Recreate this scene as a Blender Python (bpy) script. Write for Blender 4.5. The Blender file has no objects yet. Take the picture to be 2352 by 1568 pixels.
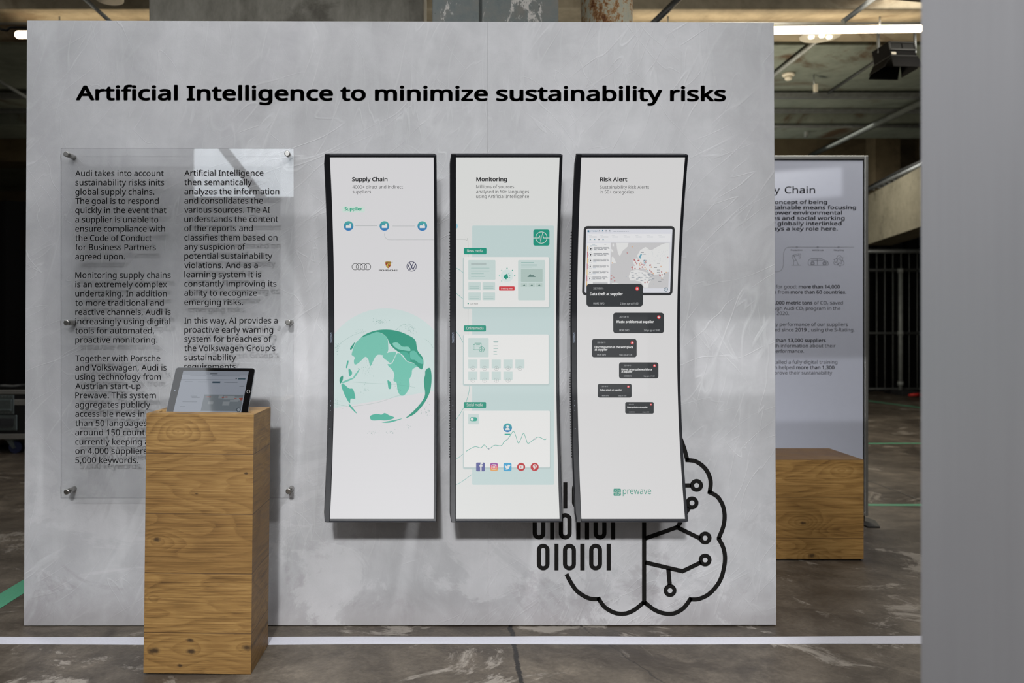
import bpy, bmesh, math, random, os
from mathutils import Vector, Matrix
from mathutils.geometry import tessellate_polygon

scn = bpy.context.scene
COL = scn.collection
# ------------------------------------------------------------------ camera
F, CX, CY, CAMY, CAMZ = 1900.0, 1050.0, 745.0, -2.86, 1.043
cam_d = bpy.data.cameras.new('camera')
cam_d.sensor_width = 36.0
cam_d.lens = 36.0 * F / 2352.0
cam_d.shift_x = (1176 - CX) / 2352.0
cam_d.shift_y = -(784 - CY) / 2352.0
cam_d.clip_start = 0.05
cam_d.dof.use_dof = True
cam_d.dof.focus_distance = 2.78
cam_d.dof.aperture_fstop = 2.9
cam = bpy.data.objects.new('camera', cam_d)
cam.location = (0, CAMY, CAMZ)
cam.rotation_euler = (math.pi / 2, 0, 0)
COL.objects.link(cam)
scn.camera = cam
scn.view_settings.view_transform = 'Standard'
scn.view_settings.look = 'None'
scn.view_settings.gamma = 1.0
scn.view_settings.exposure = 0.0
scn.view_settings.use_curve_mapping = False

# ------------------------------------------------------------------ world
wd = bpy.data.worlds.new('world')
scn.world = wd
wd.use_nodes = True
bgn = wd.node_tree.nodes['Background']
bgn.inputs[0].default_value = (0.80, 0.86, 1.0, 1)
bgn.inputs[1].default_value = 0.10

# ------------------------------------------------------------------ lamps of the hall and added fill lamps
def aim(o, target):
    d = Vector(target) - o.location
    o.rotation_euler = d.to_track_quat('-Z', 'Y').to_euler()

def area(name, loc, target, sx, sy, power, color):
    l = bpy.data.lights.new(name, 'AREA')
    l.shape = 'RECTANGLE'; l.size = sx; l.size_y = sy
    l.energy = power; l.color = color
    o = bpy.data.objects.new(name, l)
    o.location = loc; COL.objects.link(o); aim(o, target)
    return o

def spot(name, loc, target, power, color, size=0.05, cone=110, blend=0.6):
    l = bpy.data.lights.new(name, 'SPOT')
    l.energy = power; l.color = color; l.shadow_soft_size = size
    l.spot_size = math.radians(cone); l.spot_blend = blend
    o = bpy.data.objects.new(name, l)
    o.location = loc; COL.objects.link(o); aim(o, target)
    return o

COOL = (0.985, 0.99, 1.0)
spot('hall_and_fill_spot', (-0.15, -5.3, 3.38), (0.0, 0, 0.55), 165, COOL, 0.18, 75, 0.8)
spot('hall_and_fill_spot', (1.75, -5.3, 3.38), (0.6, 0, 0.55), 150, COOL, 0.07, 75, 0.8)
spot('hall_and_fill_spot', (1.35, -1.73, 3.38), (0.05, 0, 0.25), 230, COOL, 0.11, 76, 1.0)
spot('hall_and_fill_spot', (-0.5, -5.3, 3.38), (0.15, 0, -0.6), 1300, COOL, 0.18, 44, 1.0)  # added fill aimed low to brighten the bottom of the partition
spot('hall_and_fill_spot', (-1.0, -5.3, 3.38), (-0.9, 0, 0.0), 110, COOL, 0.07, 46, 1.0)
spot('hall_and_fill_spot', (-1.3, -2.2, 3.2), (0.62, -1.9, 2.0), 260, COOL, 0.15, 36, 1.0)  # added fill to brighten the upper part of the foreground panel
area('hall_and_fill_softlight', (-0.9, -0.74, 3.4), (-0.9, -0.70, 0), 1.6, 0.7, 34, COOL)
area('hall_and_fill_softlight', (3.6, 2.6, 3.2), (3.3, 3.0, 0), 1.2, 1.2, 34, (1.0, 0.93, 0.82))  # this and the following area lamps: fill added to light the rear floor and bench
area('hall_and_fill_softlight', (2.6, 0.4, 3.3), (1.9, 1.2, 0.6), 0.9, 0.9, 26, (1.0, 0.97, 0.92))
area('hall_and_fill_softlight', (4.0, 6.6, 3.2), (4.0, 6.6, 0), 1.2, 1.2, 30, (1.0, 0.95, 0.86))
area('hall_and_fill_softlight', (-4.2, 2.6, 3.2), (-3.6, 3.0, 0), 1.0, 1.0, 26, (1.0, 0.95, 0.86))
# unseen point fills added deeper in the hall to brighten slab and beams
def point(name, loc, power, color, r=0.12):
    l = bpy.data.lights.new(name, 'POINT'); l.energy = power; l.color = color; l.shadow_soft_size = r
    o = bpy.data.objects.new(name, l); o.location = loc; COL.objects.link(o); return o
WARM = (1.0, 0.88, 0.68)
point('slab_fill_point', (2.6, 4.6, 2.2), 80, WARM, .2)
point('slab_fill_point', (2.4, 7.0, 2.1), 60, (0.95, 0.95, 0.85), .2)
point('slab_fill_point', (-3.2, 6.5, 2.6), 18, WARM, .2)
point('slab_fill_point', (0.4, 2.3, 2.4), 26, (1.0, 0.95, 0.86), .2)

# profile spot with framing shutters: a flat band of light across the partition
def band_spot(name, loc, target, power, color, half_w, half_h, soft):
    o = spot(name, loc, target, power, color, 0.01, 60, 0.1)
    l = o.data; l.use_nodes = True
    nt = l.node_tree; N = nt.nodes; L = nt.links
    em = N.get('Emission') or N.new('ShaderNodeEmission')
    tc = N.new('ShaderNodeTexCoord')
    sp = N.new('ShaderNodeSeparateXYZ'); L.new(tc.outputs['Normal'], sp.inputs[0])
    def m(op, a, b):
        n = N.new('ShaderNodeMath'); n.operation = op
        for i, v in enumerate((a, b)):
            if v is None: continue
            if isinstance(v, (int, float)): n.inputs[i].default_value = v
            else: L.new(v, n.inputs[i])
        return n.outputs[0]
    az = m('ABSOLUTE', sp.outputs['Z'], None)
    res = None
    for ax, hw in (('X', half_w), ('Y', half_h)):
        r = m('ABSOLUTE', m('DIVIDE', sp.outputs[ax], az), None)
        mr = N.new('ShaderNodeMapRange'); mr.interpolation_type = 'SMOOTHSTEP'
        mr.inputs['From Min'].default_value = hw - soft; mr.inputs['From Max'].default_value = hw + soft
        mr.inputs['To Min'].default_value = 1; mr.inputs['To Max'].default_value = 0
        L.new(r, mr.inputs['Value'])
        res = mr.outputs[0] if res is None else m('MULTIPLY', res, mr.outputs[0])
    L.new(res, em.inputs['Strength'])
    return o
band_spot('profile_spot', (0.6, -5.2, 1.75), (0.45, 0, 0.93), 270, COOL, 0.30, 0.0245, 0.003)
band_spot('profile_spot', (2.7, -1.2, 2.5), (1.78, 1.5, 1.78), 60, COOL, 0.085, 0.026, 0.006)

# ------------------------------------------------------------------ helpers
def P(x, y, d):
    return Vector(((x - CX) / F * d, d + CAMY, CAMZ - (y - CY) / F * d))

def lin(c):
    out = []
    for v in c[:3]:
        v = v / 255.0
        out.append(v / 12.92 if v <= 0.04045 else ((v + 0.055) / 1.055) ** 2.4)
    return tuple(out) + (1.0,)

def setp(o, **kw):
    for k, v in kw.items():
        if v is not None: o[k] = v

def thing(name, label, cat, loc=(0, 0, 0), group=None):
    o = bpy.data.objects.new(name, None)
    o.empty_display_size = 0.05
    o.location = loc; COL.objects.link(o)
    setp(o, label=label, category=cat, group=group)
    return o

def link(name, me, parent=None, smooth=False):
    o = bpy.data.objects.new(name, me); COL.objects.link(o)
    if parent is not None: o.parent = parent
    if smooth:
        for p in me.polygons: p.use_smooth = True
    return o

def tag(o, label, cat, group=None, kind=None):
    setp(o, label=label, category=cat, group=group, kind=kind); return o

def struct(o, label=None):
    setp(o, kind='structure', label=label); return o

class MB:
    """mesh builder; world coordinates, origin subtracted at build"""
    def __init__(s): s.bm = bmesh.new()
    def box(s, lo, hi, bevel=0.0, mat=0, mtx=None):
        r = bmesh.ops.create_cube(s.bm, size=1.0)
        vs = r['verts']
        c = [(a + b) / 2 for a, b in zip(lo, hi)]; d = [abs(b - a) for a, b in zip(lo, hi)]
        for v in vs: v.co = Vector((c[i] + v.co[i] * d[i] for i in range(3)))
        fs = {f for v in vs for f in v.link_faces}
        if bevel > 0:
            es = {e for v in vs for e in v.link_edges}
            r2 = bmesh.ops.bevel(s.bm, geom=list(es), offset=bevel, segments=2, affect='EDGES', profile=0.5)
            fs = set(r2['faces']) | {f for f in fs if f.is_valid}
            vs = list({v for f in fs for v in f.verts})
        for f in fs: f.material_index = mat
        if mtx is not None: bmesh.ops.transform(s.bm, matrix=mtx, verts=list(vs))
        return s
    def tube(s, pts, r, seg=12, mat=0, caps=True):
        pts = [Vector(p) for p in pts]; rings = []
        for i, p in enumerate(pts):
            t = (pts[min(i + 1, len(pts) - 1)] - pts[max(i - 1, 0)]).normalized()
            up = Vector((0, 0, 1)) if abs(t.z) < 0.95 else Vector((1, 0, 0))
            a = t.cross(up).normalized(); b = t.cross(a)
            rr = r[i] if isinstance(r, (list, tuple)) else r
            rings.append([s.bm.verts.new(p + a * math.cos(2 * math.pi * k / seg) * rr + b * math.sin(2 * math.pi * k / seg) * rr) for k in range(seg)])
        for A, B in zip(rings, rings[1:]):
            for k in range(seg):
                f = s.bm.faces.new((A[k], A[(k + 1) % seg], B[(k + 1) % seg], B[k])); f.material_index = mat; f.smooth = True
        if caps:
            for R in (rings[0][::-1], rings[-1]):
                f = s.bm.faces.new(R); f.material_index = mat
        return s
    def loft(s, rings, mat=0, closed=True, caps=True, smooth=False):
        R = [[s.bm.verts.new(p) for p in r] for r in rings]
        n = len(R[0])
        for A, B in zip(R, R[1:]):
            for k in range(n if closed else n - 1):
                f = s.bm.faces.new((A[k], A[(k + 1) % n], B[(k + 1) % n], B[k])); f.material_index = mat; f.smooth = smooth
        if caps and closed:
            for r in (R[0][::-1], R[-1]):
                f = s.bm.faces.new(r); f.material_index = mat
        return s
    def poly(s, pts, mat=0):
        f = s.bm.faces.new([s.bm.verts.new(p) for p in pts]); f.material_index = mat; return s
    def prism(s, pts, off, mat=0):
        off = Vector(off)
        a = [s.bm.verts.new(p) for p in pts]; b = [s.bm.verts.new(Vector(p) + off) for p in pts]
        n = len(pts)
        for q in (a[::-1], b): s.bm.faces.new(q).material_index = mat
        for i in range(n): s.bm.faces.new((a[i], a[(i + 1) % n], b[(i + 1) % n], b[i])).material_index = mat
        return s
    def build(s, name, mats, parent=None, origin=None):
        if origin is None:
            origin = parent_loc(parent)
        bmesh.ops.recalc_face_normals(s.bm, faces=s.bm.faces)
        bmesh.ops.translate(s.bm, vec=-Vector(origin), verts=s.bm.verts)
        me = bpy.data.meshes.new(name); s.bm.to_mesh(me); s.bm.free()
        for m in (mats if isinstance(mats, (list, tuple)) else [mats]): me.materials.append(m)
        o = link(name, me, parent)
        if parent is None: o.location = origin
        else:
            o.location = Vector(origin) - parent_loc(parent)
        return o

def parent_loc(p):
    v = Vector((0, 0, 0))
    while p is not None:
        v += p.location; p = p.parent
    return v

# ------------------------------------------------------------------ materials
class NT:
    def __init__(s, name):
        s.mat = bpy.data.materials.new(name); s.mat.use_nodes = True
        s.t = s.mat.node_tree; s.N = s.t.nodes; s.L = s.t.links
        s.b = s.N['Principled BSDF']; s.out = s.N['Material Output']
    def put(s, sock, v):
        if v is None: return
        if hasattr(v, 'is_linked') or isinstance(v, bpy.types.NodeSocket): s.L.new(v, sock)
        else: sock.default_value = v
    def math(s, op, a, b=None, clamp=False):
        n = s.N.new('ShaderNodeMath'); n.operation = op; n.use_clamp = clamp
        s.put(n.inputs[0], a); s.put(n.inputs[1], b); return n.outputs[0]
    def coord(s, scale=(1, 1, 1), rot=(0, 0, 0), loc=(0, 0, 0)):
        tc = s.N.new('ShaderNodeTexCoord'); m = s.N.new('ShaderNodeMapping')
        s.L.new(tc.outputs['Object'], m.inputs[0])
        m.inputs['Scale'].default_value = scale; m.inputs['Rotation'].default_value = rot; m.inputs['Location'].default_value = loc
        return m.outputs[0]
    def xyz(s, v):
        n = s.N.new('ShaderNodeSeparateXYZ'); s.L.new(v, n.inputs[0]); return n.outputs
    def noise(s, v, scale, detail=4, rough=0.55, dist=0.0):
        n = s.N.new('ShaderNodeTexNoise'); s.L.new(v, n.inputs['Vector'])
        n.inputs['Scale'].default_value = scale; n.inputs['Detail'].default_value = detail
        n.inputs['Roughness'].default_value = rough; n.inputs['Distortion'].default_value = dist
        return n.outputs[0]
    def ramp(s, f, stops, interp='LINEAR'):
        n = s.N.new('ShaderNodeValToRGB'); s.put(n.inputs[0], f)
        cr = n.color_ramp; cr.interpolation = interp
        while len(cr.elements) < len(stops): cr.elements.new(0.5)
        for e, (p, c) in zip(cr.elements, stops):
            e.position = p; e.color = c if len(c) == 4 else tuple(c) + (1,)
        return n.outputs[0]
    def rng(s, f, a, b, c=0.0, d=1.0):
        n = s.N.new('ShaderNodeMapRange'); s.put(n.inputs[0], f)
        for i, v in enumerate((a, b, c, d)): n.inputs[i + 1].default_value = v
        return n.outputs[0]
    def mix(s, f, a, b, mode='MIX'):
        n = s.N.new('ShaderNodeMix'); n.data_type = 'RGBA'; n.blend_type = mode
        s.put(n.inputs[0], f); s.put(n.inputs[6], a); s.put(n.inputs[7], b); return n.outputs[2]
    def bump(s, h, strength=0.3, dist=0.01, normal=None):
        n = s.N.new('ShaderNodeBump'); n.inputs['Strength'].default_value = strength
        n.inputs['Distance'].default_value = dist; s.put(n.inputs['Height'], h)
        if normal is not None: s.L.new(normal, n.inputs['Normal'])
        return n.outputs[0]
    def fin(s, col=None, rough=None, metal=None, normal=None, spec=None):
        s.put(s.b.inputs['Base Color'], col); s.put(s.b.inputs['Roughness'], rough)
        s.put(s.b.inputs['Metallic'], metal); s.put(s.b.inputs['Normal'], normal)
        s.put(s.b.inputs['Specular IOR Level'], spec)
        return s.mat

def G(v, a=1.0): return (v, v, v, a)
def simple(name, rgb, rough=0.5, metal=0.0, var=0.06, scale=30, spec=0.5, bump=0.0):
    t = NT(name); c = lin(rgb)
    n = t.noise(t.coord(), scale, 3)
    lo = tuple(v * (1 - var) for v in c[:3]) + (1,); hi = tuple(min(1, v * (1 + var)) for v in c[:3]) + (1,)
    col = t.ramp(n, [(0.3, lo), (0.7, hi)])
    nm = t.bump(n, bump, 0.002) if bump else None
    return t.fin(col, rough, metal, nm, spec)

def emit(name, rgb, strength=1.0, raw=False):
    t = NT(name)
    c = tuple(rgb) + (1,) if raw else lin(rgb)
    t.b.inputs['Base Color'].default_value = (0.01, 0.01, 0.01, 1)
    t.b.inputs['Roughness'].default_value = 0.45
    t.b.inputs['Specular IOR Level'].default_value = 0.18
    t.b.inputs['Emission Color'].default_value = c
    t.b.inputs['Emission Strength'].default_value = strength
    return t.mat

_ec = {}
def E(rgb, k=0.90):
    key = (tuple(rgb), k)
    if key not in _ec: _ec[key] = emit('screen_pixel_colour', rgb, k)
    return _ec[key]

def mk_plaster():
    t = NT('trowelled_grey_plaster')
    co = t.coord()
    big = t.noise(co, 1.6, 5, 0.6, 0.4)
    mid = t.noise(co, 6.0, 5, 0.65, 0.8)
    fine = t.noise(co, 160.0, 3, 0.7)
    c = t.ramp(t.math('ADD', t.math('MULTIPLY', big, 0.6), t.math('MULTIPLY', mid, 0.4)),
               [(0.33, lin((148, 149, 150))), (0.5, lin((162, 162, 164))), (0.66, lin((176, 176, 178)))])
    # trowel streaks: thin contour lines of stretched, bent noise in several directions
    streaks = None; ridge = None
    wob = t.N.new('ShaderNodeTexNoise'); wob.inputs['Scale'].default_value = 0.9; wob.inputs['Detail'].default_value = 1
    t.L.new(co, wob.inputs['Vector'])
    add = t.N.new('ShaderNodeVectorMath'); add.operation = 'MULTIPLY_ADD'
    t.L.new(wob.outputs['Color'], add.inputs[0]); add.inputs[1].default_value = (0.5, 0.0, 0.5); t.L.new(co, add.inputs[2])
    for ang, sx, sz, w, seed, thr in ((-0.42, 7.0, 1.3, 0.010, 3.1, 0.50), (-0.7, 12.0, 1.8, 0.012, 9.7, 0.48), (-1.0, 10.0, 1.5, 0.007, 5.3, 0.52), (-0.25, 18.0, 2.6, 0.014, 21.5, 0.50), (0.6, 9.0, 1.6, 0.005, 14.2, 0.50)):
        m = t.N.new('ShaderNodeMapping'); m.vector_type = 'POINT'
        m.inputs['Rotation'].default_value = (0, ang, 0); m.inputs['Location'].default_value = (seed, 0, seed * 1.7)
        t.L.new(add.outputs[0], m.inputs[0])
        m2 = t.N.new('ShaderNodeMapping'); m2.inputs['Scale'].default_value = (sx, 1, sz); t.L.new(m.outputs[0], m2.inputs[0])
        n = t.noise(m2.outputs[0], 1.0, 2, 0.4)
        d = t.math('ABSOLUTE', t.math('SUBTRACT', n, thr))
        line = t.rng(d, 0.0, w, 1.0, 0.0)
        mask = t.rng(t.noise(co, 2.3 + seed * 0.05, 2), 0.46, 0.62)
        line = t.math('MULTIPLY', line, mask)
        streaks = line if streaks is None else t.math('MAXIMUM', streaks, line)
    m3 = t.coord((11, 1, 2.2), (0, -0.6, 0))
    soft = t.noise(m3, 1.0, 4, 0.6, 0.5)
    c = t.mix(t.rng(soft, 0.5, 0.75, 0, 0.30), c, lin((186, 187, 189)))
    c = t.mix(t.math('MULTIPLY', streaks, 0.22), c, lin((196, 197, 198)))
    # grimy lower rim
    z = t.xyz(co)[2]
    edge = t.math('ADD', z, t.math('MULTIPLY', t.math('SUBTRACT', mid, 0.5), 0.16))
    c = t.mix(t.rng(edge, 0.02, 0.16, 0.45, 0.0), c, lin((132, 126, 126)))
    pa = t.noise(t.coord((1, 1, 1.3), (0, 0, 0), (4, 2, 7)), 2.1, 7, 0.72, 0.9)
    lowm = t.rng(z, 0.0, 0.75, 1.0, 0.12)
    c = t.mix(t.math('MULTIPLY', t.rng(pa, 0.53, 0.57, 0, 0.34), lowm), c, lin((196, 195, 197)))
    pb = t.noise(t.coord((1, 1, 1), (0, 0, 0), (9, 5, 3)), 2.7, 7, 0.72, 0.9)
    c = t.mix(t.math('MULTIPLY', t.rng(pb, 0.54, 0.60, 0, 0.45), lowm), c, lin((136, 132, 134)))
    h = t.math('ADD', t.math('MULTIPLY', streaks, 0.5), t.math('ADD', t.math('MULTIPLY', fine, 0.25), t.math('MULTIPLY', soft, 0.5)))
    return t.fin(c, t.rng(mid, 0.3, 0.7, 0.42, 0.58), None, t.bump(h, 0.30, 0.004), 0.35)

def mk_concrete(name, cols, scale=1.5, stain=None, stain_amt=0.6, bump=0.3, rough=0.85, stretch=(1, 1, 1), white=None):
    t = NT(name); co = t.coord(stretch)
    a = t.noise(co, scale, 6, 0.65, 0.5); b = t.noise(co, scale * 9, 5, 0.65)
    f = t.math('ADD', t.math('MULTIPLY', a, 0.65), t.math('MULTIPLY', b, 0.35))
    c = t.ramp(f, [(0.33, lin(cols[0])), (0.5, lin(cols[1])), (0.68, lin(cols[2]))])
    if stain:
        s = t.noise(t.coord((1, 1, 1), (0, 0, 0), (5, 3, 1)), scale * 0.8, 6, 0.7, 1.2)
        c = t.mix(t.rng(s, 0.55, 0.66, 0, stain_amt), c, lin(stain))
    if white:
        w = t.noise(t.coord((2.2, 2.2, 1), (0, 0, 0), (2, 9, 4)), scale * 2.2, 8, 0.75, 0.6)
        c = t.mix(t.rng(w, 0.585, 0.605, 0, 0.85), c, lin(white))
        pit = t.noise(co, 45, 2); c = t.mix(t.rng(pit, 0.70, 0.74, 0, 0.8), c, lin((40, 40, 38)))
    return t.fin(c, rough, None, t.bump(b, bump, 0.01), 0.3)

def mk_floor():
    t = NT('worn_concrete_floor'); co = t.coord()
    a = t.noise(co, 0.9, 7, 0.65, 0.8); b = t.noise(co, 7.0, 7, 0.7, 0.5); c3 = t.noise(co, 70, 4, 0.7)
    f = t.math('ADD', t.math('MULTIPLY', a, 0.5), t.math('ADD', t.math('MULTIPLY', b, 0.32), t.math('MULTIPLY', c3, 0.18)))
    c = t.ramp(f, [(0.36, lin((40, 34, 29))), (0.47, lin((68, 61, 53))), (0.56, lin((92, 84, 74))), (0.68, lin((130, 120, 106)))])
    p = t.noise(t.coord((1, 1, 1), (0, 0, 0.4), (3, 1, 0)), 2.6, 8, 0.75, 0.8)
    c = t.mix(t.rng(p, 0.57, 0.62, 0, 0.55), c, lin((158, 151, 141)))
    s2 = t.noise(t.coord((1, 1, 1), (0, 0, 0.9), (8, 4, 0)), 1.5, 7, 0.7, 1.5)
    c = t.mix(t.rng(s2, 0.54, 0.66, 0, 0.7), c, lin((46, 39, 33)))
    x, y, z = t.xyz(co)
    # slab joints
    def joint(v, at, w, wobble, dark):
        global_n = t.noise(co, 9, 4, 0.7)
        d = t.math('ABSOLUTE', t.math('ADD', t.math('SUBTRACT', v, at), t.math('MULTIPLY', t.math('SUBTRACT', global_n, 0.5), wobble)))
        return t.rng(d, w * 0.6, w, dark, 0.0)
    j = joint(x, 0.186, 0.009, 0.03, 0.95)
    diag = t.math('ADD', t.math('MULTIPLY', x, 0.93), t.math('MULTIPLY', y, 0.36))
    j2 = joint(diag, 0.40, 0.004, 0.05, 0.5)
    j3 = joint(y, 4.1, 0.012, 0.04, 0.6)
    j4 = joint(x, 2.75, 0.010, 0.04, 0.6)
    jj = t.math('MAXIMUM', t.math('MAXIMUM', j, j2), t.math('MAXIMUM', j3, j4))
    c = t.mix(jj, c, lin((30, 28, 27)))
    h = t.math('SUBTRACT', t.math('ADD', t.math('MULTIPLY', b, 0.7), t.math('MULTIPLY', c3, 0.3)), t.math('MULTIPLY', jj, 0.8))
    return t.fin(c, t.rng(a, 0.35, 0.65, 0.36, 0.6), None, t.bump(h, 0.35, 0.01), 0.4)

def mk_oak(name, seams, tone=1.0, seed=0.0, knots=()):
    """oak veneer, grain along X (and Y on the side), horizontal boards cut at the given heights"""
    t = NT(name); co = t.coord()
    x, y, z = t.xyz(co)
    idx = None
    for sz in seams:
        g = t.math('GREATER_THAN', z, sz)
        idx = g if idx is None else t.math('ADD', idx, g)
    if idx is None: idx = t.math('MULTIPLY', x, 0.0)
    idx = t.math('ADD', idx, seed)
    shift = t.N.new('ShaderNodeCombineXYZ')
    t.put(shift.inputs[0], t.math('MULTIPLY', idx, 3.37)); t.put(shift.inputs[1], t.math('MULTIPLY', idx, 1.91)); t.put(shift.inputs[2], t.math('MULTIPLY', idx, 0.73))
    av = t.N.new('ShaderNodeVectorMath'); av.operation = 'ADD'; t.L.new(co, av.inputs[0]); t.L.new(shift.outputs[0], av.inputs[1])
    def mp(scale):
        m = t.N.new('ShaderNodeMapping'); m.inputs['Scale'].default_value = scale; t.L.new(av.outputs[0], m.inputs[0]); return m.outputs[0]
    low = t.noise(mp((1.1, 1.5, 5.0)), 1.0, 2, 0.45, 0.5)
    dark = None
    kw = t.math('MULTIPLY', t.math('SUBTRACT', t.noise(co, 60, 3), 0.5), 0.012)
    for kx, kz, kr, amp in knots:
        dx = t.math('MULTIPLY', t.math('SUBTRACT', x, kx), 0.55); dz = t.math('SUBTRACT', z, kz)
        d = t.math('SQRT', t.math('ADD', t.math('MULTIPLY', dx, dx), t.math('MULTIPLY', dz, dz)))
        g = t.rng(d, 0.0, 0.085, 1.0, 0.0); g = t.math('MULTIPLY', g, g)
        low = t.math('ADD', low, t.math('MULTIPLY', g, amp * 0.75))
        if kr > 0:
            q = t.rng(t.math('ADD', d, kw), kr * 0.35, kr, 1.0, 0.0)
            dark = q if dark is None else t.math('MAXIMUM', dark, q)
    grain = t.noise(mp((5, 9, 240)), 1.0, 4, 0.65)
    pores = t.noise(mp((22, 30, 700)), 1.0, 2, 0.6)
    warp = t.math('ADD', low, t.math('MULTIPLY', grain, 0.030))
    r2 = t.math('FRACT', t.math('MULTIPLY', warp, 19.0))
    line = t.math('MULTIPLY', t.rng(r2, 0.0, 0.75, 1.0, 0.0), t.rng(r2, 0.0, 0.06, 0.0, 1.0))
    v = t.math('ADD', t.math('MULTIPLY', grain, 0.72), t.math('ADD', t.math('MULTIPLY', low, 0.30), t.math('MULTIPLY', line, -0.115)))
    k = tone
    sc = lambda c: tuple(min(1, q * k) for q in lin(c)[:3]) + (1,)
    col = t.ramp(v, [(0.26, sc((84, 58, 26))), (0.42, sc((140, 105, 56))), (0.55, sc((165, 128, 73))), (0.74, sc((194, 157, 98)))])
    col = t.mix(t.rng(pores, 0.56, 0.70, 0, 0.45), col, sc((80, 54, 24)))
    tonev = t.N.new('ShaderNodeTexWhiteNoise'); tonev.noise_dimensions = '1D'; t.put(tonev.inputs['W'], idx)
    col = t.mix(t.rng(tonev.outputs['Value'], 0, 1, 0, 0.32), col, sc((118, 85, 40)))
    if dark is not None: col = t.mix(t.math('MULTIPLY', dark, 0.85), col, sc((44, 28, 14)))
    seam = None
    for sz in seams:
        d = t.rng(t.math('ABSOLUTE', t.math('SUBTRACT', z, sz)), 0.0010, 0.0018, 1.0, 0.0)
        seam = d if seam is None else t.math('MAXIMUM', seam, d)
    h = t.math('MULTIPLY', grain, 0.4)
    if seam is not None:
        col = t.mix(t.math('MULTIPLY', seam, 0.75), col, sc((70, 46, 24)))
        h = t.math('SUBTRACT', h, seam)
    return t.fin(col, t.rng(grain, 0.3, 0.7, 0.5, 0.62), None, t.bump(h, 0.25, 0.002), 0.35)

def mk_acrylic():
    t = NT('clear_acrylic')
    N, L = t.N, t.L
    tr = N.new('ShaderNodeBsdfTransparent'); tr.inputs[0].default_value = (0.982, 0.985, 0.985, 1)
    gl = N.new('ShaderNodeBsdfGlossy'); gl.inputs['Roughness'].default_value = 0.006; gl.inputs[0].default_value = (1, 1, 1, 1)
    fr = N.new('ShaderNodeFresnel'); fr.inputs[0].default_value = 1.49
    mx = N.new('ShaderNodeMixShader')
    L.new(fr.outputs[0], mx.inputs[0]); L.new(tr.outputs[0], mx.inputs[1]); L.new(gl.outputs[0], mx.inputs[2])
    L.new(mx.outputs[0], t.out.inputs[0])
    return t.mat

def mk_satin():
    t = NT('satin_grey_metal'); co = t.coord((1, 1, 1))
    n = t.noise(t.coord((60, 60, 2)), 1, 3)
    return t.fin(t.ramp(n, [(0.3, lin((138, 138, 141))), (0.7, lin((143, 143, 146)))]), t.rng(n, 0.3, 0.7, 0.34, 0.40), 0.25, None, 0.5)

def mk_rust():
    t = NT('rusty_painted_steel'); co = t.coord()
    a = t.noise(t.coord((1, 1, 0.5)), 9, 7, 0.75, 0.6); b = t.noise(co, 45, 5, 0.7)
    f = t.math('ADD', t.math('MULTIPLY', a, 0.75), t.math('MULTIPLY', b, 0.25))
    c = t.ramp(f, [(0.40, lin((150, 156, 146))), (0.49, lin((172, 168, 148))), (0.52, lin((150, 112, 70))), (0.57, lin((92, 52, 28))), (0.68, lin((52, 32, 22)))])
    return t.fin(c, t.rng(f, 0.45, 0.6, 0.5, 0.9), None, t.bump(f, 0.4, 0.006), 0.4)

M = {}
M['plaster'] = mk_plaster()
M['floor'] = mk_floor()
M['concrete'] = mk_concrete('bare_grey_concrete', ((96, 93, 84), (128, 125, 115), (150, 147, 137)), 2.2, (74, 70, 62), 0.6, 0.4, stretch=(1.6, 1, 0.7))
M['column'] = mk_concrete('flaking_painted_concrete', ((98, 108, 112), (118, 124, 122), (134, 130, 122)), 2.4, (122, 108, 96), 0.5, 0.4, white=(206, 202, 196))
M['beam'] = mk_concrete('old_beige_concrete', ((104, 96, 80), (132, 124, 106), (150, 142, 124)), 1.1, (84, 66, 42), 0.6, 0.3)
M['slab'] = mk_concrete('stained_green_grey_slab', ((88, 94, 86), (112, 119, 110), (130, 136, 126)), 0.9, (72, 50, 28), 0.9, 0.3)
M['slab_warm'] = mk_concrete('stained_beige_slab', ((112, 104, 88), (140, 130, 110), (160, 148, 126)), 1.0, (84, 58, 30), 0.8, 0.3)
M['darkwall'] = mk_concrete('dim_brown_wall', ((66, 58, 44), (88, 78, 60), (100, 90, 70)), 0.8, (48, 38, 26), 0.6, 0.3)
M['spandrel'] = mk_concrete('pale_spotted_concrete', ((92, 88, 74), (118, 113, 97), (132, 127, 110)), 2.0, (50, 46, 36), 0.8, 0.4)
M['steel'] = simple('galvanised_steel', (150, 154, 156), 0.45, 0.7, 0.15, 20)
M['pipe'] = simple('grey_painted_conduit', (136, 140, 138), 0.5, 0.1, 0.15, 15)
M['darkpipe'] = simple('dark_conduit', (52, 54, 54), 0.5, 0.1, 0.15, 15)
M['rust'] = mk_rust()
M['floodblack'] = simple('black_lamp_paint', (7, 7, 8), 0.7, 0, 0.1, 90, 0.15)
M['dimpipe'] = simple('dull_grey_pipe', (70, 74, 72), 0.85, 0, 0.15, 15, 0.1)
M['black'] = simple('black_plastic', (16, 16, 18), 0.45, 0, 0.1, 200, 0.25)
M['blackmatte'] = simple('matt_black_paint', (17, 17, 18), 0.6, 0, 0.1, 90)
M['bezel'] = simple('satin_black_bezel', (17, 18, 22), 0.42, 0, 0.08, 300, 0.22)
M['bezel_edge'] = simple('dark_grey_chamfer', (44, 46, 52), 0.3, 0.2, 0.05, 200)
M['ink'] = simple('dark_grey_vinyl_lettering', (46, 46, 48), 0.7, 0, 0.05, 60, 0.08)
M['inkblack'] = simple('black_vinyl_film', (22, 21, 20), 0.7, 0, 0.06, 80, 0.08)
M['silverink'] = simple('silver_print', (150, 160, 176), 0.4, 0.4, 0.05, 200)
M['acrylic'] = mk_acrylic()
M['chrome'] = simple('brushed_stainless_steel', (176, 174, 170), 0.28, 1.0, 0.08, 120)
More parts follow.
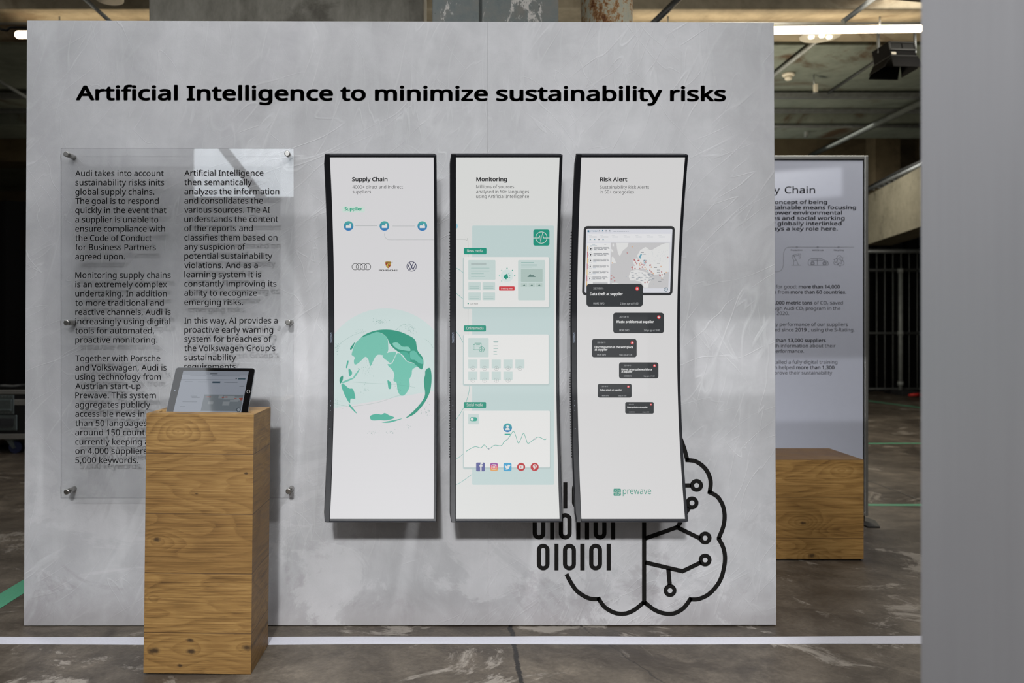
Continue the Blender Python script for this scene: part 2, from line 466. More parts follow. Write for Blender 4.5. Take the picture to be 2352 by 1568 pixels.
M['alu'] = simple('brushed_aluminium', (188, 188, 184), 0.34, 0.9, 0.05, 80)
M['satin'] = mk_satin()
M['whitetape'] = simple('white_fabric_tape', (184, 184, 192), 0.6, 0, 0.04, 140, 0.4, 0.2)
M['greentape'] = simple('green_fabric_tape', (78, 150, 118), 0.6, 0, 0.06, 140, 0.4, 0.2)
M['curtain'] = simple('black_molton_cloth', (9, 9, 10), 0.95, 0, 0.2, 60, 0.1)
M['signprint'] = simple('pale_grey_blue_print', (188, 192, 206), 0.32, 0, 0.01, 30, 0.5)
M['signink'] = simple('sign_dark_print', (48, 48, 54), 0.5, 0, 0.03, 60)
M['signline'] = simple('sign_thin_grey_print', (112, 115, 124), 0.5, 0, 0.03, 60)
M['rubber'] = simple('dark_rubber', (26, 27, 30), 0.7)
M['bluewheel'] = simple('blue_rubber_wheel', (24, 30, 58), 0.5)
M['whiteplastic'] = simple('white_plastic', (214, 208, 192), 0.45)
M['red'] = simple('red_strap_webbing', (190, 40, 34), 0.6)
M['caselaminate'] = simple('black_case_laminate', (15, 15, 16), 0.4, 0, 0.1, 150)
M['casesteel'] = simple('zinc_plated_steel', (140, 152, 154), 0.3, 0.9, 0.1, 60)
M['tablet_glass'] = simple('black_tablet_glass', (8, 8, 9), 0.04, 0, 0.02, 20)
M['tabletalu'] = simple('space_grey_aluminium', (110, 112, 116), 0.35, 0.9, 0.04, 100)
M['oak'] = mk_oak('oak_veneer', [0.122, 0.300, 0.477, 0.656], tone=0.63, knots=((-.2905, .067, .013, .25), (-.179, .067, .010, .22), (-.183, .100, .007, .1), (-.012, .080, .011, .22), (-.21, .026, .006, .1), (-.285, .398, .009, .30), (-.17, .537, .004, .05), (-.225, .722, 0, .34), (-.30, .225, 0, .3), (-.02, .60, .004, .05)))
M['oakbench'] = mk_oak('oak_bench_veneer', [0.0975, 0.2795, 0.4455], tone=0.95, seed=9.0, knots=((.20, .165, .008, .3), (.24, .022, .012, .25), (.37, .40, .0, .2), (-.1, .05, .01, .25)))
M['tubelight'] = emit('warm_light_tube', (1.0, 0.80, 0.55), 9.0, raw=True)
M['bulb'] = emit('small_lamp_glow', (1.0, 0.85, 0.6), 6.0, raw=True)
M['windowglow'] = emit('daylit_window_pane', (0.86, 0.93, 1.0), 4.2, raw=True)
M['fill_glow'] = emit('fill_panel_glow', (0.93, 0.96, 1.0), 3.2, raw=True)  # glow of the added overhead fill panel

# ------------------------------------------------------------------ flat artwork
def load_font():
    try:
        d = bpy.utils.system_resource('DATAFILES', path='fonts')
        return bpy.data.fonts.load(os.path.join(d, 'NotoSansMath-Regular.woff2'))
    except Exception:
        return None
FONT = load_font()
_glyph = {}
def glyphs(s, bold=0.0):
    k = (s, bold)
    if k in _glyph: return _glyph[k]
    if '\u2082' in s:      # a small lowered 2
        l, r = s.split('\u2082', 1)
        vs, fs, a, b = glyphs(l, bold); vs, fs = list(vs), list(fs)
        v2, f2, a2, b2 = glyphs('2', bold); n = len(vs); x = b + 0.02
        vs += [(x + (v[0] - a2) * .55, v[1] * .55 - .07) for v in v2]; fs += [tuple(i + n for i in f) for f in f2]
        x += (b2 - a2) * .55 + 0.24
        v3, f3, a3, b3 = glyphs(r.strip(), bold); n = len(vs)
        vs += [(x + v[0] - a3, v[1]) for v in v3]; fs += [tuple(i + n for i in f) for f in f3]
        _glyph[k] = (vs, fs, a, x + b3 - a3)
        return _glyph[k]
    cu = bpy.data.curves.new('lettering', 'FONT')
    if FONT: cu.font = FONT
    cu.body = s; cu.size = 1.0; cu.resolution_u = 2 if len(s) > 12 else 3
    ob = bpy.data.objects.new('lettering', cu)
    me = bpy.data.meshes.new_from_object(ob)
    vs = [(v.co.x, v.co.y) for v in me.vertices]
    fs = [tuple(p.vertices) for p in me.polygons]
    bpy.data.objects.remove(ob); bpy.data.curves.remove(cu); bpy.data.meshes.remove(me)
    if bold > 0:      # heavier weight: the same outline laid down again, shifted round a small circle
        n = len(vs); base, bf = vs, fs; vs, fs = [], []
        for k in range(7):
            dx, dy = (bold * math.cos(k * math.pi / 3), bold * math.sin(k * math.pi / 3)) if k else (0, 0)
            vs += [(v[0] + dx, v[1] + dy) for v in base]; fs += [tuple(i + n * k for i in f) for f in bf]
    x0 = min(v[0] for v in vs); x1 = max(v[0] for v in vs)
    _glyph[k] = (vs, fs, x0, x1)
    return _glyph[k]

_h = glyphs('H')[0]; CAP = max(v[1] for v in _h) - min(v[1] for v in _h)

def clip(poly, a, b, c):
    """keep a*x+b*y<=c"""
    out = []
    for i, p in enumerate(poly):
        q = poly[(i + 1) % len(poly)]
        dp = a * p[0] + b * p[1] - c; dq = a * q[0] + b * q[1] - c
        if dp <= 0: out.append(p)
        if (dp < 0 < dq) or (dq < 0 < dp):
            t = dp / (dp - dq); out.append((p[0] + (q[0] - p[0]) * t, p[1] + (q[1] - p[1]) * t))
    return out

def catmull(pts, n=6, closed=False):
    out = []; m = len(pts)
    rngi = range(m if closed else m - 1)
    for i in rngi:
        g = lambda j: pts[j % m] if closed else pts[max(0, min(m - 1, j))]
        p0, p1, p2, p3 = g(i - 1), g(i), g(i + 1), g(i + 2)
        for k in range(n):
            t = k / n
            out.append(tuple(0.5 * (2 * p1[d] + (p2[d] - p0[d]) * t + (2 * p0[d] - 5 * p1[d] + 4 * p2[d] - p3[d]) * t * t + (3 * p1[d] - p0[d] - 3 * p2[d] + p3[d]) * t ** 3) for d in (0, 1)))
    if not closed: out.append(tuple(pts[-1]))
    return out

class Art:
    """flat artwork laid out in drawing units, put on a surface by fn(x, y, layer)"""
    def __init__(s, fn): s.fn = fn; s.items = []
    def raw(s, vs, fs, mat, layer): s.items.append((vs, fs, mat, layer))
    def poly(s, pts, mat, layer=1):
        if len(pts) < 3: return
        tris = tessellate_polygon([[Vector((p[0], p[1], 0)) for p in pts]])
        s.raw(list(pts), [tuple(t) for t in tris], mat, layer)
    def rect(s, x0, y0, x1, y1, mat, layer=1): s.raw([(x0, y0), (x1, y0), (x1, y1), (x0, y1)], [(0, 1, 2, 3)], mat, layer)
    def rr(s, x0, y0, x1, y1, r, seg=5):
        pts = []
        for cx, cy, a0 in ((x1 - r, y1 - r, 0), (x0 + r, y1 - r, 90), (x0 + r, y0 + r, 180), (x1 - r, y0 + r, 270)):
            for k in range(seg + 1):
                a = math.radians(a0 + 90 * k / seg); pts.append((cx + r * math.cos(a), cy + r * math.sin(a)))
        return pts
    def rrect(s, x0, y0, x1, y1, r, mat, layer=1):
        p = s.rr(x0, y0, x1, y1, r); s.raw(p, [tuple(range(len(p)))], mat, layer)
    def circ(s, cx, cy, r, n=24): return [(cx + r * math.cos(2 * math.pi * k / n), cy + r * math.sin(2 * math.pi * k / n)) for k in range(n)]
    def disc(s, cx, cy, r, mat, layer=1, n=24):
        s.raw(s.circ(cx, cy, r, n), [tuple(range(n))], mat, layer)
    def ring(s, cx, cy, ro, ri, mat, layer=1, n=32):
        v = s.circ(cx, cy, ro, n) + s.circ(cx, cy, ri, n)
        s.raw(v, [(k, (k + 1) % n, n + (k + 1) % n, n + k) for k in range(n)], mat, layer)
    def hoop(s, out, inn, mat, layer=1):
        n = len(out)
        s.raw(list(out) + list(inn), [(k, (k + 1) % n, n + (k + 1) % n, n + k) for k in range(n)], mat, layer)
    def stroke(s, pts, w, mat, layer=1, closed=False):
        n = len(pts); L, R = [], []
        for i, p in enumerate(pts):
            a = pts[i - 1] if (i > 0 or closed) else p
            b = pts[(i + 1) % n] if (i < n - 1 or closed) else p
            def nrm(u, v):
                dx, dy = v[0] - u[0], v[1] - u[1]; l = math.hypot(dx, dy)
                return None if l < 1e-9 else (-dy / l, dx / l)
            n1, n2 = nrm(a, p), nrm(p, b)
            n1 = n1 or n2; n2 = n2 or n1
            mx, my = n1[0] + n2[0], n1[1] + n2[1]; l = math.hypot(mx, my) or 1
            mx, my = mx / l, my / l
            k = w / 2 / max(0.45, mx * n1[0] + my * n1[1])
            L.append((p[0] + mx * k, p[1] + my * k)); R.append((p[0] - mx * k, p[1] - my * k))
        fs = [(i, (i + 1) % n, n + (i + 1) % n, n + i) for i in range(n if closed else n - 1)]
        s.raw(L + R, fs, mat, layer)
    def dots(s, pts, step, r, mat, layer=1):
        acc = 0
        for a, b in zip(pts, pts[1:]):
            l = math.hypot(b[0] - a[0], b[1] - a[1]); t = acc
            while t < l:
                x, y = a[0] + (b[0] - a[0]) * t / l, a[1] + (b[1] - a[1]) * t / l
                s.rect(x - r, y - r, x + r, y + r, mat, layer); t += step
            acc = t - l
    def text(s, txt, x0, base, cap, mat, x1=None, bold=0.0, sx=None, layer=2, right=None, up=-1, slope=0.0):
        vs, fs, a, b = glyphs(txt, bold)
        k = cap / CAP
        if x1 is not None: kx = (x1 - x0) / (b - a)
        else: kx = k * (sx or 1.0)
        if right is not None: x0 = right - (b - a) * kx
        s.raw([(x0 + (v[0] - a) * kx, base - v[1] * k + slope * (v[0] - a) * kx) for v in vs], fs, mat, layer)
        return x0 + (b - a) * kx
    def segs(s, parts, right, base, cap, mat, sx, layer=2):
        """several runs (text, bold) on one line, right aligned"""
        k = cap / CAP * sx; x = right
        for txt, bold in reversed(parts):
            vs, fs, a, b = glyphs(txt, bold); w = (b - a) * k
            s.text(txt, x - w, base, cap, mat, bold=bold, sx=sx, layer=layer)
            x -= w + 0.27 * k
    def build(s, name, parent, cut=None, default=None):
        org = parent_loc(parent)
        bm = bmesh.new(); mats = []
        lay = bm.verts.layers.float.new('lay')
        for vs, fs, mat, layer in s.items:
            if mat not in mats: mats.append(mat)
            mi = mats.index(mat)
            V = []
            for p in vs:
                v = bm.verts.new((p[0], p[1], 0)); v[lay] = layer; V.append(v)
            for f in fs:
                try:
                    ff = bm.faces.new([V[i] for i in f]); ff.material_index = mi
                except ValueError: pass
        if cut:
            ys = [v.co.y for v in bm.verts]; y = math.ceil(min(ys) / cut) * cut
            while y < max(ys):
                gf = [f for f in bm.faces if min(v.co.y for v in f.verts) < y - 1e-4 and max(v.co.y for v in f.verts) > y + 1e-4]
                if gf:
                    g = set(gf)
                    for f in gf: g.update(f.edges); g.update(f.verts)
                    bmesh.ops.bisect_plane(bm, geom=list(g), plane_co=(0, y, 0), plane_no=(0, 1, 0))
                y += cut
        for v in bm.verts: v.co = Vector(s.fn(v.co.x, v.co.y, round(v[lay]))) - org
        # face the viewer
        view = Vector((0, CAMY, CAMZ)) - org
        for f in bm.faces:
            f.normal_update()
            if f.normal.dot(view - f.calc_center_median()) < 0: f.normal_flip()
        me = bpy.data.meshes.new(name); bm.to_mesh(me); bm.free()
        for m in mats: me.materials.append(m)
        return link(name, me, parent)

def plane_map(p0, nrm, step):
    p0 = Vector(p0); nrm = Vector(nrm).normalized(); c = Vector((0, CAMY, CAMZ))
    def fn(x, y, layer):
        d = Vector(((x - CX) / F, 1.0, -(y - CY) / F))
        q = p0 + nrm * step * layer
        t = (q - c).dot(nrm) / d.dot(nrm)
        return c + d * t
    return fn

# ================================================================== SETTING
TOPZ = 3.49
def dY(d): return d + CAMY
b = MB(); b.box((-11, -7.5, -0.2), (12, 12.5, 0)); struct(b.build('floor', M['floor'], None, (0, 0, 0)), 'worn grey-brown concrete floor')
b = MB(); b.box((-11, -7.5, TOPZ + 0.03), (12, dY(7.25), TOPZ + 0.25)); struct(b.build('ceiling', M['slab_warm'], None, (0, 0, 0)), 'beige concrete ceiling slab')
b = MB(); b.box((-11, dY(7.25), TOPZ), (12, 12.5, TOPZ + 0.25)); struct(b.build('ceiling_rear', M['slab'], None, (0, 0, 0)), 'stained green-grey ceiling slab towards the rear')
b = MB(); b.box((-11, 12.3, 0), (12, 12.5, TOPZ)); struct(b.build('wall_rear', M['darkwall'], None, (0, 0, 0)), 'dim rear wall of the hall')
b = MB(); b.box((-11.2, -7.5, 0), (-11, 12.5, TOPZ)); struct(b.build('wall_left', M['darkwall'], None, (0, 0, 0)), 'dim left wall of the hall')
b = MB(); b.box((12, -7.5, 0), (12.2, 12.5, TOPZ)); struct(b.build('wall_right', M['darkwall'], None, (0, 0, 0)), 'dim right wall of the hall')
# front wall behind the viewer, with a window opening
wx0, wx1, wz0, wz1 = -3.33, -1.95, 2.59, 3.38
b = MB()
b.box((-11, -7.7, 0), (wx0, -7.5, TOPZ)); b.box((wx1, -7.7, 0), (12, -7.5, TOPZ))
b.box((wx0, -7.7, 0), (wx1, -7.5, wz0)); b.box((wx0, -7.7, wz1), (wx1, -7.5, TOPZ))
struct(b.build('wall_front', M['darkwall'], None, (0, 0, 0)), 'front wall of the hall')
wn = bpy.data.objects.new('window_1', None); COL.objects.link(wn); wn.location = (wx0, -7.6, wz0); struct(wn, 'high daylit window in the front wall')
b = MB(); b.box((wx0, -7.62, wz0), (wx1, -7.60, wz1)); b.build('pane', M['windowglow'], wn)
b = MB()
for lo, hi in (((wx0, wz0), (wx0 + .04, wz1)), ((wx1 - .04, wz0), (wx1, wz1)), ((wx0, wz0), (wx1, wz0 + .04)), ((wx0, wz1 - .04), (wx1, wz1))):
    b.box((lo[0], -7.59, lo[1]), (hi[0], -7.53, hi[1]))
b.build('frame', M['darkpipe'], wn)
b = MB(); b.tube([(wx0 + 0.30, -7.46, wz1 + .02), (wx0 + 0.95, -7.46, wz0 - .02)], 0.055); struct(b.build('trim_1', M['darkpipe'], None, None), 'diagonal brace in front of the high window')

def beam(d0, d1, dh0, x0=-11, x1=12, mat='beam', name='ceiling_beam', top=TOPZ + 0.05, label=None, bev=0.01):
    b = MB(); b.box((x0, dY(d0), CAMZ + dh0), (x1, dY(d1), top), bev)
    return struct(b.build(name, M[mat], None, (0, 0, 0)), label)
beam(5.72, 5.98, 2.18, label='beige beam above the light tubes')
beam(8.72, 9.17, 2.392, mat='slab', label='first deep beam behind the smoke detector')
beam(9.30, 9.95, 2.237, mat='slab', label='second beam behind the smoke detector')
beam(10.9, 11.4, 2.15, mat='darkwall', label='last beam before the rear wall')
b = MB(); b.box((-11, dY(8.64), CAMZ + 2.372), (12, dY(8.72), CAMZ + 2.425), .004); struct(b.build('trim_2', M['steel'], None, (0, 0, 0)), 'pale steel channel on the first deep beam')
b = MB(); b.box((-11, dY(9.17), CAMZ + 2.358), (12, dY(9.24), CAMZ + 2.392), .004); struct(b.build('trim_3', M['steel'], None, (0, 0, 0)), 'steel channel behind the first deep beam')
b = MB(); b.box((-11, dY(5.98), CAMZ + 2.19), (12, dY(6.05), CAMZ + 2.24), .004); struct(b.build('trim_4', M['steel'], None, (0, 0, 0)), 'steel channel on the beige beam')
# concrete wall pier, flaking column, rusty pipe column standing behind the partition
a0 = P(341, 0, 4.25); a1 = P(996, 0, 4.25)
b = MB(); b.box((a0.x, dY(4.25), 0), (a1.x - .05, dY(4.65), TOPZ + .03), .012); struct(b.build('concrete_pier', M['concrete'], None, (0, 0, 0)), 'wide bare concrete pier rising behind the partition')
a0 = P(993, 0, 3.8); a1 = P(1283, 0, 3.8)
b = MB()
xs = P(1104, 0, 3.8).x
b.box((a0.x, dY(3.8), 0), (xs - .006, dY(4.2), TOPZ + .03), .006); b.box((xs + .006, dY(3.8), 0), (a1.x, dY(4.2), TOPZ + .03), .006)
b.box((xs - .01, dY(3.83), 0), (xs + .01, dY(4.19), TOPZ))
struct(b.build('concrete_column', M['column'], None, (0, 0, 0)), 'grey column with flaking white paint')
c0 = P(1404, 0, 4.0); r = 61 / F * 4.0
b = MB(); b.tube([(c0.x, dY(4.0) + r, 0), (c0.x, dY(4.0) + r, TOPZ + .03)], r, 32); struct(b.build('pipe_column', M['rust'], None, (0, 0, 0)), 'round rusty steel column')
# pale spandrel beam along the right side
b = MB()
p1 = (P(1985, 0, 10.65).x, dY(10.65)); p2 = (P(2118, 0, 8.55).x, dY(8.55)); p0 = (p2[0] - .3, dY(7.0))
b.prism([(p1[0], p1[1], 2.06), (p2[0], p2[1], 2.06), (p2[0], p2[1], 2.68), (p1[0], p1[1], 2.68)], (0.35, 0, 0))
struct(b.build('spandrel_beam', M['spandrel'], None, (0, 0, 0)), 'pale stained concrete spandrel above the fence')
b = MB(); b.box((p1[0] + .02, dY(10.4), 2.68), (p1[0] + .33, dY(10.65), TOPZ))
struct(b.build('concrete_hanger', M['darkwall'], None, (0, 0, 0)), 'hangers carrying the spandrel')

# ================================================================== PARTITION
part = thing('exhibition_partition', 'tall grey plastered exhibition partition with dark headline lettering', 'partition', (0, 0.05, 0))
corners = {'tl': P(62, 47, 2.86), 'tr': P(1777.5, 52, 2.86), 'bl': P(54.5, 1436.5, 2.86), 'br': P(1783, 1435, 2.86)}
seam_t = P(1120, 50, 2.86); seam_b = P(1121.5, 1435.7, 2.86)
def board(name, tl, tr, br, bl):
    b = MB()
    n = 1
    pts = [Vector((p[0], 0.0, p[2])) for p in (tl, tr, br, bl)]
    b.prism(pts, (0, 0.09, 0))
    es = [e for e in b.bm.edges]
    bmesh.ops.bevel(b.bm, geom=es, offset=0.0006, segments=1, affect='EDGES')
    return b.build(name, M['plaster'], part)
g = 0.0001
board('plaster_board', corners['tl'], (seam_t.x - g, 0, seam_t.z), (seam_b.x - g, 0, seam_b.z), corners['bl'])
board('plaster_board', (seam_t.x + g, 0, seam_t.z), corners['tr'], corners['br'], (seam_b.x + g, 0, seam_b.z))
b = MB(); b.box((corners['bl'].x + .02, 0.012, 0.0), (corners['br'].x - .02, 0.08, 0.012)); b.build('base_rail', M['blackmatte'], part)
for px in (160, 1680):
    b = MB(); x = P(px, 0, 2.9).x
    b.box((x - .04, .09, 0), (x + .04, .55, .02)); b.box((x - .03, .09, .02), (x + .03, .13, 1.6))
    b.build('rear_support', M['steel'], part)

wallmap = plane_map((0, 0, 0), (0, -1, 0), 0.0003)
t = Art(wallmap)
t.text('Artificial Intelligence to minimize sustainability risks', 174, 229, 31.5, M['ink'], x1=1668, bold=0.022, slope=0.0015)
t.build('headline_lettering', part)
# brain graphic
t = Art(wallmap); K = 520 / 1853.0
def B(x, y): return (1200 + x * K, 1000 + y * K)
INK = M['inkblack']; W = 9.8
def st(pts, smooth=True, w=W): t.stroke(catmull([B(*p) for p in pts], 8) if smooth else [B(*p) for p in pts], w, INK)
st([(996, -60), (996, 1385)], False)
st([(996, -40), (1080, -95), (1200, -80), (1280, 0), (1325, 110), (1350, 205)])
st([(1335, 200), (1420, 212), (1500, 275), (1540, 370), (1532, 470)])
st([(1520, 458), (1600, 505), (1648, 600), (1650, 720), (1605, 845)])
st([(1602, 836), (1648, 930), (1656, 1040), (1620, 1180), (1540, 1285), (1450, 1335), (1368, 1340)])
st([(1382, 1327), (1320, 1410), (1240, 1455), (1160, 1455), (1080, 1425), (996, 1362)])
st([(996, 1362), (910, 1430), (830, 1458), (750, 1448), (670, 1400), (618, 1325)])
st([(630, 1338), (540, 1330), (450, 1275), (395, 1200), (360, 1132)])
for cx, cy in ((1425, 408), (1388, 551), (1495, 838), (1495, 1018), (1208, 1268)):
    c = B(cx, cy); t.ring(c[0], c[1], 53 * K, 20 * K, INK)
st([(1250, 408), (1380, 408)], False)
st([(1364, 590), (1266, 752)], False)
st([(1005, 842), (1266, 750), (1455, 843)], False)
st([(1005, 1038), (1310, 1110), (1462, 1037)], False)
st([(1194, 1090), (1206, 1222)], False)
def zero(x0, x1, y0, y1):
    a = t.rr(*B(x0, y0), *B(x1, y1), (x1 - x0) / 2 * K - .01, 8)
    i = t.rr(*B(x0 + 35, y0 + 35), *B(x1 - 35, y1 - 35), (x1 - x0 - 70) / 2 * K - .01, 8)
    t.hoop(a, i, INK)
def one(x0, x1, y0, y1):
    t.rect(*B(x0, y0), *B(x1, y1), INK)
for (y0, y1, seq) in ((885, 1103, ((117, 222), (262, 295), (331, 438), (473, 509), (546, 652), (689, 724))),
                      (634, 851, ((83, 188), (226, 260), (297, 403), (440, 474), (511, 546), (582, 688), (726, 760))),
                      (382, 598, ((120, 226), (264, 298), (334, 368), (405, 510), (548, 582), (618, 724)))):
    for x0, x1 in seq: (zero if x1 - x0 > 60 else one)(x0, x1, y0, y1)
t.build('brain_graphic', part)

# ================================================================== ACRYLIC TEXT PANEL
AD = 2.805   # distance of its front face
q0 = P(139, 1144, AD); q1 = P(674.5, 340, AD)
acr = thing('acrylic_text_panel', 'clear acrylic panel with two columns of dark text, fixed on the grey partition', 'sign', (q0.x, q0.y, q0.z))
b = MB(); b.box((q0.x, dY(AD), q0.z), (q1.x, dY(AD) + .006, q1.z), .0008); b.build('acrylic_sheet', M['acrylic'], acr)
for px, py in ((153, 354), (660, 353), (153.5, 741), (662, 740), (154, 1129), (663, 1127.5)):
    c = P(px, py, AD)
    b = MB()
    b.tube([(c.x, -0.0012, c.z), (c.x, dY(AD) + .0062, c.z)], 0.0085, 20)
    b.tube([(c.x, dY(AD) - .0002, c.z), (c.x, dY(AD) - .004, c.z), (c.x, dY(AD) - .006, c.z)], [0.0095, 0.0095, 0.0075], 20)
    b.build('standoff', M['chrome'], acr)
col1 = [("Audi takes into account", 376), ("sustainability risks inits", 377), ("global supply chains.", 354.5), ("The goal is to respond", 364.5), ("quickly in the event that", 382), ("a supplier is unable to", 363.5), ("ensure compliance with", 379), ("the Code of Conduct", 348.5), ("for Business Partners", 358), ("agreed upon.", 287), None,
        ("Monitoring supply chains", 392), ("is an extremely complex", 383.5), ("undertaking. In addition", 383), ("to more traditional and", 376), ("reactive channels, Audi is", 392), ("increasingly using digital", 391), ("tools for automated,", 354), ("proactive monitoring.", 361.5), None,
        ("Together with Porsche", 368), ("and Volkswagen, Audi is", 382.5), ("using technology from", 369.5), ("Austrian start-up", 323), ("Prewave. This system", 358), ("aggregates publicly", 345), ("accessible news in more", None), ("than 50 languages in", None), ("around 150 countries,", None), ("currently keeping an eye", None), ("on 4,000 suppliers and", None), ("5,000 keywords.", 317.5)]
col2 = [("Artificial Intelligence", 605), ("then semantically", 578.5), ("analyzes the information", 641), ("and consolidates the", 604), ("various sources. The AI", 620), ("understands the content", 639), ("of the reports and", 580.5), ("classifies them based on", 637), ("any suspicion of", 563.5), ("potential sustainability", 625.5), ("violations. And as a", 592), ("learning system it is", 600), ("constantly improving its", 635), ("ability to recognize", 590), ("emerging risks.", 558), None,
        ("In this way, AI provides a", 637.5), ("proactive early warning", 627.5), ("system for breaches of", 623.5), ("the Volkswagen Group's", 632.5), ("sustainability", 542), ("requirements.", 546)]
t = Art(plane_map((0, dY(AD), 0), (0, -1, 0), 0.0003))
for colm, x0, y0, dy in ((col1, 173, 404.3, 21.25), (col2, 423.5, 403.8, 21.17)):
    for i, ln in enumerate(colm):
        if ln is None: continue
        sx = 1.0
        for key, xe in (("accessible news in", 331.5), ("than 50 languages", 337.5), ("on 4,000 suppliers", 337.5), ("around 150", 275.5), ("currently keeping", 325.5)):
            if ln[0].startswith(key): vv = glyphs(key, 0.004); sx = (xe - x0) / ((vv[3] - vv[2]) * 13.4 / CAP)
        t.text(ln[0], x0, y0 + i * dy, 13.4, M['ink'], x1=ln[1], sx=sx, bold=0.004)
t.build('text_lettering', acr)

# ================================================================== MONITORS
RC, ZM, MZC = 1.8, 2.783, 0.999
def msurf(xc, u, a, tt):
    """point on the curved monitor: u sideways, a angle up, tt distance behind the screen surface"""
    return Vector((xc + u, dY(ZM - RC) + (RC + tt) * math.cos(a), MZC + (RC + tt) * math.sin(a)))
def mon_map(xc):
    def fn(x, y, layer):
        off = 0.00014 * layer; D = 2.73; v = 0
        for _ in range(7):
            v = CAMZ - (y - CY) / F * D - MZC
            D = ZM - (RC - math.sqrt(max(0.01, (RC - off) ** 2 - v * v)))
        return Vector(((x - CX) / F * D, dY(D), MZC + v))
    return fn
AEND = math.asin(0.5955 / RC); ASC = math.asin(0.5865 / RC)
UL, UR, UCH = -0.1885, 0.1778, -0.1682
def monitor(xc, label):
    root = thing('curved_monitor', label, 'monitor', (xc, 0.0, MZC), 'curved portrait monitors on the partition')
    NS = 40
    angs = [-AEND + 2 * AEND * i / NS for i in range(NS + 1)]
    b = MB(); rings = []
    for i, a in enumerate(angs):
        e = abs(a) / AEND
        ins = 0.0
        if e > 0.9955: ins = 0.004
        bk = 0.020 + 0.022 * max(0, 1 - (e / 0.85) ** 2)
        bw = 0.035 + 0.02 * e
        prof = [(UL + ins, .002), (UR - ins, .002), (UR - ins, .012), (UR - .012, .018), (UR - bw, bk), (UL + bw, bk), (UL + .008, .020), (UL + ins, .014)]
        rings.append([msurf(xc, u, a, tt) for u, tt in prof])
    b.loft(rings, smooth=False); b.build('housing', M['black'], root)
    # thin bezel around the screen (right, top, bottom) with a chamfered outer edge
    def strip(u0, u1, a0, a1, tf, tb, n, ch, mats=(0, 1), sides='r'):
        R = []
        for i in range(n + 1):
            a = a0 + (a1 - a0) * i / n
            R.append([msurf(xc, u0, a, tb), msurf(xc, u0, a, tf), msurf(xc, u1 - (ch if 'r' in sides else 0), a, tf), msurf(xc, u1, a, tf + ch), msurf(xc, u1, a, tb)])
        return R
    b = MB()
    b.loft(strip(0.1683, UR, -AEND + .0008, AEND - .0008, -.0028, .003, NS, .0016))
    da = 0.0098 / RC
    for s in (1, -1):
        R = []
        for u in (UCH, 0.1683):
            pr = [(s * ASC, .003), (s * ASC, -.0028), (s * (AEND - .0012), -.0028), (s * AEND, -.0008), (s * AEND, .003)]
            R.append([msurf(xc, u, a, tt) for a, tt in pr])
        b.loft(R)
    b.build('bezel', M['bezel'], root)
    # pale chamfer line
    b = MB()
    b.loft([[msurf(xc, UR - .0018, a, -.0030), msurf(xc, UR - .0008, a, -.0026), msurf(xc, UR - .0008, a, -.0020), msurf(xc, UR - .0018, a, -.0020)] for a in angs[1:-1]])
    for s in (1, -1):
        b.loft([[msurf(xc, u, s * (AEND - .0016), -.0031), msurf(xc, u, s * (AEND - .0006), -.0027), msurf(xc, u, s * (AEND - .0006), -.0010), msurf(xc, u, s * (AEND - .0016), -.0012)] for u in (UCH, UR - .002)])
    b.build('chamfer_line', M['bezel_edge'], root)
    # wide control strip along the left side
    b = MB(); R = []
    for i, a in enumerate(angs):
        e = 0.004 if i in (0, NS) else 0.0
        R.append([msurf(xc, UL + e, a, .004), msurf(xc, UL + .0025 + e, a, -.0030), msurf(xc, UCH - .0015, a, -.0036), msurf(xc, UCH, a, -.0022), msurf(xc, UCH, a, .004)])
    b.loft(R); strip_o = b.build('control_strip', M['bezel'], root)
    # maker's name, reading downwards, and the indicator dots
    vs, fs, x0, x1 = glyphs('SAMSUNG', 0.02)
    bm = bmesh.new(); org = parent_loc(strip_o)
    L = 0.0345; k = L / (x1 - x0); ac = math.asin((CAMZ - (775 - CY) / F * ZM - MZC) / RC)
    V = [bm.verts.new(msurf(xc, -0.1812 + v[1] * k * 1.25, ac - (v[0] - (x0 + x1) / 2) * k / RC, -.0042) - org) for v in vs]
    for f in fs: bm.faces.new([V[i] for i in f])
    for f in bm.faces:
        f.normal_update()
        if f.normal.y > 0: f.normal_flip()
    me = bpy.data.meshes.new('maker_lettering'); bm.to_mesh(me); bm.free(); me.materials.append(M['silverink'])
    link('maker_lettering', me, strip_o)
    for py in (921, 932, 942.5, 984):
        a = math.asin((CAMZ - (py - CY) / F * 2.76 - MZC) / RC)
        b = MB(); b.tube([msurf(xc, -0.1785, a, -.0032), msurf(xc, -0.1785, a, -.0042)], 0.0011, 10); b.build('indicator_dot', M['silverink'], strip_o)
    # vent slots on the left flank
    for a0, a1 in ((0.02, 0.20), (-0.22, -0.06)):
        n = 34; b = MB()
        for i in range(n):
            a = a0 + (a1 - a0) * i / n
            p = msurf(xc, UL, a, .019)
            b.box((p.x - .0022, p.y - .005, p.z - .0013), (p.x + .006, p.y + .006, p.z + .0013))
        b.build('vent_slots', M['blackmatte'], root)
    # wall bracket
    b = MB(); yb = msurf(xc, 0, 0, 0.041).y
    b.box((xc - .06, yb - .002, MZC - .06), (xc + .06, -0.006, MZC + .06), .002); b.box((xc - .11, -0.006, MZC - .11), (xc + .11, -.0003, MZC + .11), .001)
    b.build('wall_bracket', M['blackmatte'], root)
    return root
def xcen(px): return (px - CX) / F * ZM
mx = [xcen(882.9), xcen(1162.1), xcen(1440.0)]
mon = [monitor(mx[0], 'curved portrait monitor whose screen reads Supply Chain above a green globe'),
       monitor(mx[1], 'curved portrait monitor whose screen reads Monitoring above white media cards'),
       monitor(mx[2], 'curved portrait monitor whose screen reads Risk Alert above dark message cards')]
